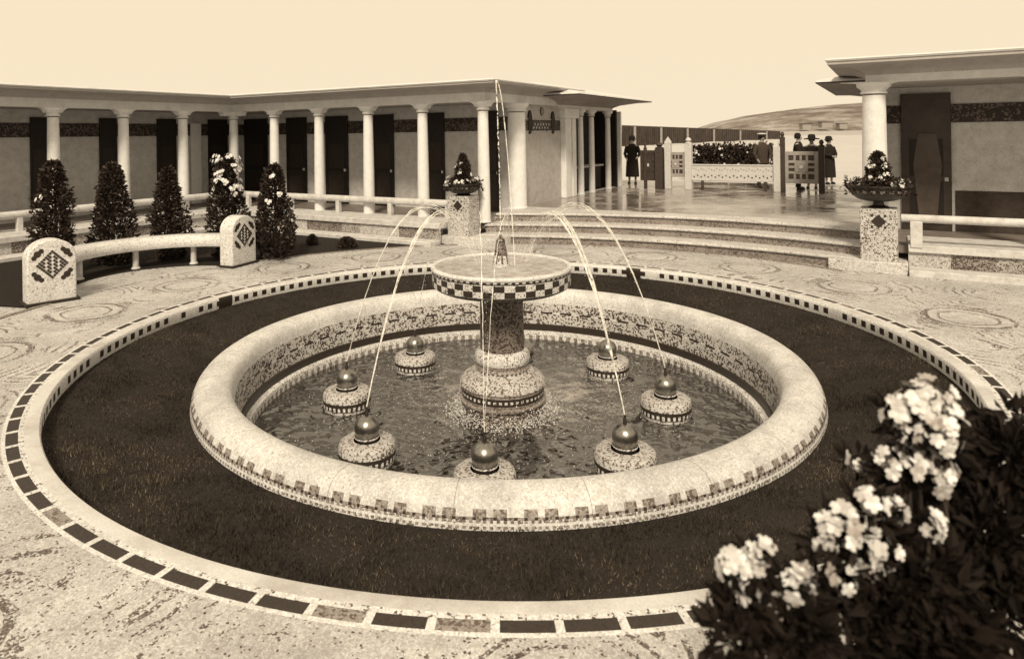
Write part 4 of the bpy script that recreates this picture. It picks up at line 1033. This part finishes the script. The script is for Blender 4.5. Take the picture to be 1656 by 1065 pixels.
    if hat == 'wide': b = MB(); b.lathe(0, 0, [(.10 * k, hz_ - .02), (.24 * k, hz_ - .03), (.245 * k, hz_), (.12 * k, hz_ + .02), (.115 * k, hz_ + .10 * k), (.09 * k, hz_ + .14 * k), (0, hz_ + .15 * k)], 20, coatk); kid(b, 'hat')
    if hat == 'cloche': b = MB(); b.lathe(0, 0, [(.15 * k, hz_ - .03), (.155 * k, hz_ - .01), (.12 * k, hz_ + .01), (.118 * k, hz_ + .08 * k), (.08 * k, hz_ + .13 * k), (0, hz_ + .14 * k)], 20, coatk); kid(b, 'hat')
    if hat == 'cap':
        b = MB(); b.lathe(0, 0, [(.10 * k, hz_), (.10 * k, hz_ + .04), (.14 * k, hz_ + .07 * k), (.13 * k, hz_ + .10 * k), (0, hz_ + .11 * k)], 20, lambda bb, i: 'cream' if bb >= 2 else 'door')
        b.lathe(0, -.06 * k, [(0, hz_ + .005), (.10 * k, hz_), (.10 * k, hz_ - .006), (0, hz_ - .002)], 16, 'door'); kid(b, 'cap')
    return t
g = G(1233, 303.5, .6); person(Vector((g[0], g[1], .59)), 8, 1.80, 'uniformed man in flat pale-topped cap behind the low barrier panel', 'suit', ((.10, .3), (.10, .3)), 'cap', coatk='cloth2')
D = 22.0; p = at(1291, 260, D); person(Vector((p.x, D, .60)), 55, 1.80, 'bareheaded man in dark suit turned sideways behind the wide gate leaf', 'suit', ((.25, .2), (.1, .2)), None)
D = 22.3; p = at(1313, 260, D); person(Vector((p.x, D, .60)), -35, 1.70, 'woman in wide dark hat with pale blouse front behind the gate', 'dress', ((.25, -.3), (.25, -.3)), 'wide')
g = G(1341, 297.5, .6); person(Vector((g[0], g[1], .59)), 15, 1.64, 'woman in long dark coat and close hat standing beside the gate', 'coat', ((.26, -.5), (.26, -.5)), 'cloche')
g = G(1023, 297, .6); person(Vector((g[0], g[1], .60)), -20, 1.74, 'shadowy figure in dark coat and hat at the porch end', 'coat', ((.15, .2), (.2, .3)), 'cloche')

# ------------------------------------------------------------------ foreground flowering shrubs, lower right
def fore_shrub(root, label, clusters, leafc, seed):
    t = thing('flowering_shrub', root, label, 'shrub', 'flowering shrubs in the near right corner')
    RS = random.Random(seed); b = MB(); base = Vector(root)
    tips = [c[0] for c in clusters] + [c[0] for c in leafc]
    for tp in tips:
        mid = base.lerp(tp, .55) + Vector((RS.gauss(0, .04), RS.gauss(0, .04), .05)); b.tube([tuple(base + Vector((RS.gauss(0, .04), RS.gauss(0, .04), 0))), tuple(base.lerp(mid, .5)), tuple(mid), tuple(tp)], [.012, .009, .007, .004], 'bark', 6)
    b.build('stems', t, smooth=60, fixn=False)
    b = MB(); pts = []
    for c, rr, n in leafc:
        for _ in range(n):
            d = Vector((RS.gauss(0, 1), RS.gauss(0, 1), RS.gauss(0, 1))).normalized(); pts.append((c + d * rr * RS.random() ** .4, d))
    for c, rr, n in clusters:
        for _ in range(22):
            d = Vector((RS.gauss(0, 1), RS.gauss(0, 1), RS.gauss(0, .6))).normalized(); pts.append((c - Vector((0, -.02, rr * .7)) + d * rr * .7, d))
    leaves(b, pts, .055, 'leaf2', .38, .15, RS); b.build('foliage', t, smooth=0, fixn=False)
    for c, rr, n in clusters:
        b = MB()
        for i in range(int(n * .85)):
            d = Vector((RS.gauss(0, 1), RS.gauss(-.25, .8), RS.gauss(.2, .9))).normalized()
            flower(b, c + d * rr * RS.uniform(.55, 1.4), d + Vector((0, -.3, .25)), RS.uniform(.012, .023), 'petal' if RS.random() > .15 else 'petalback', 5, RS)
        b.build('flower_cluster', t, smooth=0, fixn=False)
def A_(px, py, D): return at(px, py, D)
D1 = 1.62
fore_shrub((1.08, 1.60, 0), 'tall white-flowered shrub at the right edge of the view, its blooms highest',
    [(A_(1478, 660, D1), .046, 34), (A_(1505, 645, D1 + .03), .038, 26), (A_(1520, 672, D1), .036, 18), (A_(1470, 705, D1), .03, 14), (A_(1452, 672, D1), .026, 10), (A_(1532, 705, D1 - .03), .045, 18), (A_(1498, 700, D1), .04, 18), (A_(1488, 745, D1), .04, 16), (A_(1518, 765, D1 - .02), .035, 19), (A_(1450, 752, D1), .035, 15), (A_(1395, 742, D1 + .1), .030, 9)],
    [(A_(1520, 800, D1 + .05), .05, 80), (A_(1590, 880, D1), .12, 700), (A_(1610, 790, D1 + .1), .09, 420), (A_(1600, 980, D1), .16, 1000), (A_(1630, 740, D1 + .05), .07, 260), (A_(1470, 775, D1 + .03), .05, 80), (A_(1520, 720, D1 + .05), .06, 110), (A_(1480, 690, D1 + .06), .06, 90), (A_(1635, 690, D1 + .1), .05, 80)], 31)
D2 = 1.5
fore_shrub((.80, 1.50, 0), 'white-flowered shrub of middle height beside the tallest one, lower right',
    [(A_(1415, 815, D2), .034, 14), (A_(1350, 862, D2), .03, 12), (A_(1372, 840, D2), .026, 9), (A_(1440, 822, D2 + .05), .022, 9), (A_(1400, 885, D2), .038, 14), (A_(1430, 890, D2 - .02), .03, 10), (A_(1335, 880, D2), .02, 10), (A_(1505, 850, D2), .02, 8), (A_(1410, 920, D2), .03, 10), (A_(1365, 935, D2), .03, 10)],
    [(A_(1440, 960, D2), .08, 330), (A_(1500, 935, D2), .08, 330), (A_(1430, 860, D2 + .06), .05, 110), (A_(1375, 1010, D2), .09, 330), (A_(1500, 1020, D2), .13, 900), (A_(1385, 890, D2 + .04), .05, 90)], 32)
D3 = 1.42
fore_shrub((.55, 1.42, 0), 'small white-flowered shrub lowest and leftmost of those near the camera',
    [(A_(1195, 915, D3), .028, 16), (A_(1228, 900, D3), .022, 10), (A_(1320, 925, D3), .024, 8), (A_(1205, 950, D3), .024, 8), (A_(1290, 945, D3), .024, 7), (A_(1250, 975, D3), .02, 9)],
    [(A_(1210, 985, D3), .04, 110), (A_(1290, 1000, D3), .06, 200), (A_(1185, 1030, D3), .05, 120), (A_(1260, 1040, D3), .08, 260)], 33)
